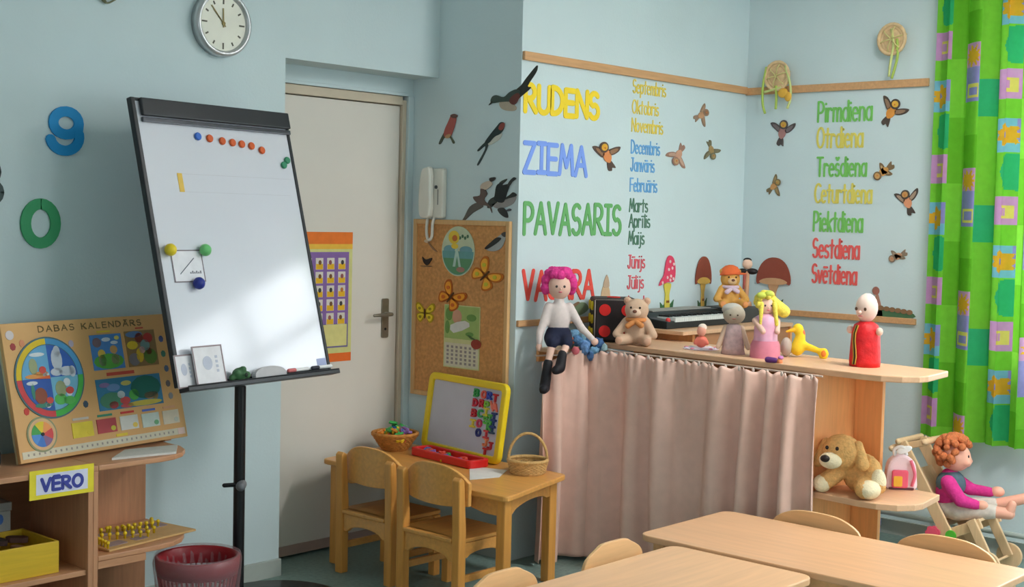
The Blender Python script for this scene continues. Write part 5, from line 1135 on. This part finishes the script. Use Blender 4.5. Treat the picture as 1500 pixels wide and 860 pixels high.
for x, y, c_ in ((.925,.8,(80,96,150)),(.925,.68,(80,140,120)),(.93,.56,(100,120,150)),(.925,.44,(120,110,110)),(.93,.34,(150,150,150)),(.05,.83,(170,70,70)),(.1,.85,(226,150,110)),(.07,.36,(206,70,60)),(.4,.36,(70,90,110)),(.37,.82,(190,180,200))): obj('season_sticker', G().prism(circ(x*cw,y*chh,.011,.013,7),0,.0015), C(*c_), t)
obj('stand_foot', G().box((cw-.09,-.004,-.08),(cw-.06,.05,-.025)), SHX, t)
# sign VERO on the shelf front
t = thing('shelf_sign','yellow framed sign reading VĒRO on the front of the low shelf','sign',(2.073,F0-.0015,.565),RA)
obj('plate', G().box((0,0,0),(.225,.094,.003)), C(240,220,60), t); obj('field', G().box((.022,.014,.003),(.203,.08,.0036)), C(220,220,240), t)
lay, tot = layout('VĒRO',.2); sx = .142/tot
for ch, x in lay: obj('letter', letter_geo(ch, sx, .038, .011, .0036, .0045), C(66,74,160), t, loc=(.041+x*sx,.026,0))
# papers and things on top of the shelf
single('paper_stack', G().prism([(2.40,3.985),(2.63,3.95),(2.715,4.07),(2.52,4.10)],CT+.0005,CT+.008), C(216,216,210), 'loose printed papers on the shelf top under the nature calendar', 'papers')
t = thing('toy_truck','dark toy vehicle with blue window left of the nature calendar','toy',(1.94,4.06,CT+.0005),(0,0,R(10)))
obj('body', G().box((-.09,-.045,.018),(.09,.045,.07)), C(40,40,48), t, bevel=.012); obj('cabin', G().box((-.04,-.04,.07),(.07,.04,.12)), C(48,46,56), t, bevel=.012); obj('window', G().box((-.03,-.0415,.08),(.06,-.038,.11)), C(90,150,200), t)
for x in (-.055,.055):
    for y in (-.045,.045): obj('wheel', G().lathe([(.02,-.01),(.02,.01)],16,mat=Matrix.Translation((x,y,.02)) @ Matrix.Rotation(R(90),4,'X')), C(24,24,26), t)
for i, (c_, lb) in enumerate((((96,60,56),'dark red game box lowest behind the toy vehicle'),((40,100,100),'teal game box behind the toy vehicle'),((80,84,74),'grey game box topmost behind the toy vehicle'))):
    t = thing('game_box', lb, 'box', (1.90,4.235,CT+.0005+.0655*i), (0,0,R(2*i)), 'game boxes on the shelf top'); obj('box', G().box((-.18,-.075,0),(.165,.075,.04)), C(*c_), t, bevel=.003); obj('lid', G().box((-.182,-.077,.04),(.167,.077,.065)), C(*[min(255,x+14) for x in c_]), t, bevel=.003)
t = thing('wooden_bowl','small round wooden bowl at the left picture edge on the shelf','bowl',(1.955,3.975,CT+.0005)); obj('shell', G().lathe([(.02,0),(.036,.012),(.042,.035),(.038,.035),(.032,.014),(.005,.006)],24), C(206,160,116), t, True); obj('foot', G().lathe([(.022,-.0),(.022,.004)],20), C(190,144,100), t)
# shelf contents
t = thing('yellow_crate','open yellow wooden crate of puzzle pieces on the low shelf','crate',(2.0,4.03,.3035)); YW = wood('yellow_wood',(216,178,46),'x',.08)
for a, b in (((-.2,-.06,0),(.2,-.05,.105)),((-.2,.17,0),(.2,.18,.105)),((-.2,-.05,0),(-.19,.17,.105)),((.19,-.05,0),(.2,.17,.105))): obj('side', G().box(a,b), YW, t, bevel=.002)
obj('bottom', G().box((-.19,-.05,.0),(.19,.17,.008)), YW, t)
for k in range(10): single('puzzle_piece', G().prism(smooth_closed([(-.03,-.02),(0,-.026),(.03,-.02),(.034,.015),(.0,.022),(-.034,.016)],2),0,.016), [C(120,84,60),C(90,60,50),C(160,120,80),C(70,50,46)][k%4], '%s wooden puzzle piece in the yellow crate' % ['brown','dark brown','tan','blackish'][k%4], 'puzzle piece', 'puzzle pieces in the yellow crate', loc=(1.865+.03*k,4.018+.11*(k%2)+.01*(k%3),.375+.012*(k%2)), rot=(random.uniform(-.15,.15),random.uniform(-.15,.15),random.uniform(0,3)))
for i in range(5): pass
BX = [((60,110,110),'teal game box lower behind the yellow crate',.0),((176,176,170),'white game box with coloured figures behind the yellow crate',.1)]
for c_, lb, dz in BX:
    t = thing('game_box', lb, 'box', (1.96,4.262,.3035+dz), group='game boxes inside the low shelf'); obj('box', G().box((-.2,-.045,0),(.2,.045,.07)), C(*c_), t, bevel=.003); obj('lid', G().box((-.203,-.048,.07),(.203,.048,.0995)), C(*[max(0,x-16) for x in c_]), t, bevel=.003)
    for k in range(7): obj('printed_figure', G().prism(circ(-.17+.055*k,.045,.012,.018,10),.0455,.049,mat=Matrix.Rotation(R(90),4,'X')), C(*[(206,90,60),(230,190,80),(80,120,190),(110,170,90)][k%4]), t)
# peg board on the rounded shelf
t = thing('peg_board','flat peg board with yellow pegs on the rounded shelf','peg board',(2.372,3.95,.344),(0,0,R(9)))
obj('board', G().box((0,0,0),(.39,.24,.008)), C(206,166,110), t, bevel=.002)
g = G()
for x, y, w_, h_ in ((.02,.03,.09,.05),(.16,.1,.1,.07),(.14,.03,.06,.04),(.28,.12,.09,.06),(.07,.16,.1,.04)): g.prism(rrect(x,y,x+w_,y+h_,.012),.008,.0095)
obj('printed_field', g, C(160,140,140), t)
YPG = M('peg_yellow',(232,200,40),.4)
pg = None
pts = [(.01+.006*k,.02+.022*k) for k in range(6)]+[(.05+.022*k,.14-.014*k) for k in range(8)]+[(.16+.016*k,.19-.02*k) for k in range(7)]+[(.2+.022*k,.17-.006*k) for k in range(7)]+[(.3+.01*k,.13+.012*k) for k in range(5)]+[(.06+.03*k,.18+.004*k) for k in range(4)]
for x, y in pts:
    if pg is None: pg = obj('peg', G().lathe([(.0042,.0),(.0042,.014),(.0068,.015),(.0068,.022),(.004,.025)],10), YPG, t, True); o = pg
    else: o = pg.copy(); COL.objects.link(o); o.parent = t
    o.location = (x,y,.008)
# waste bin
t = thing('waste_bin','dark red mesh waste bin with folded-over bag under the rounded shelf','waste bin',(2.672,3.875,0))
BR_ = M('bin_red',(140,30,38),.4,.1); H_, r0, r1 = .295, .1, .14
for k in range(44):
    a = 2*PI*k/44; obj('slat', G().tube([(r0*math.cos(a),r0*math.sin(a),.01),(r1*math.cos(a)*.97,r1*math.sin(a)*.97,.24)],.0038,5), BR_, t)
obj('base', G().lathe([(r0+.004,0),(r0+.004,.014)],32), BR_, t)
for z in (.09,.17): r_ = r0+(r1-r0)*z/.25; obj('hoop', G().tube([((r_)*math.cos(2*PI*k/36),(r_)*math.sin(2*PI*k/36),z) for k in range(36)],.004,6,closed=True), BR_, t, True)
obj('rim', G().lathe([(r1-.012,.235),(r1-.002,.235),(r1+.004,.26),(r1+.006,H_),(r1-.002,H_+.003),(r1-.008,H_-.002),(r1-.012,.26),(r1-.014,.237)],44,cap=False), BR_, t, True)
g = G(); n = 56; v = []; f = []; pr = [(.085,.012),(.105,.1),(.12,.2),(.13,.27),(.139,.3035),(.148,.304),(.151,.28),(.147,.23),(.14,.17)]
for j, (r_, z) in enumerate(pr):
    for k in range(n): q_ = 1+.025*math.sin(k*2.7+j)*(j not in (4,5)); v.append((r_*q_*math.cos(2*PI*k/n),r_*q_*math.sin(2*PI*k/n),z+.006*math.sin(k*1.9)*(j == len(pr)-1)))
for j in range(len(pr)-1): f += [(j*n+k,j*n+(k+1)%n,(j+1)*n+(k+1)%n,(j+1)*n+k) for k in range(n)]
obj('bin_bag', G().add(v,f), M('bag_film',(190,150,156),.15,.1,30,.3,50,.6,alpha=.3), t, True)
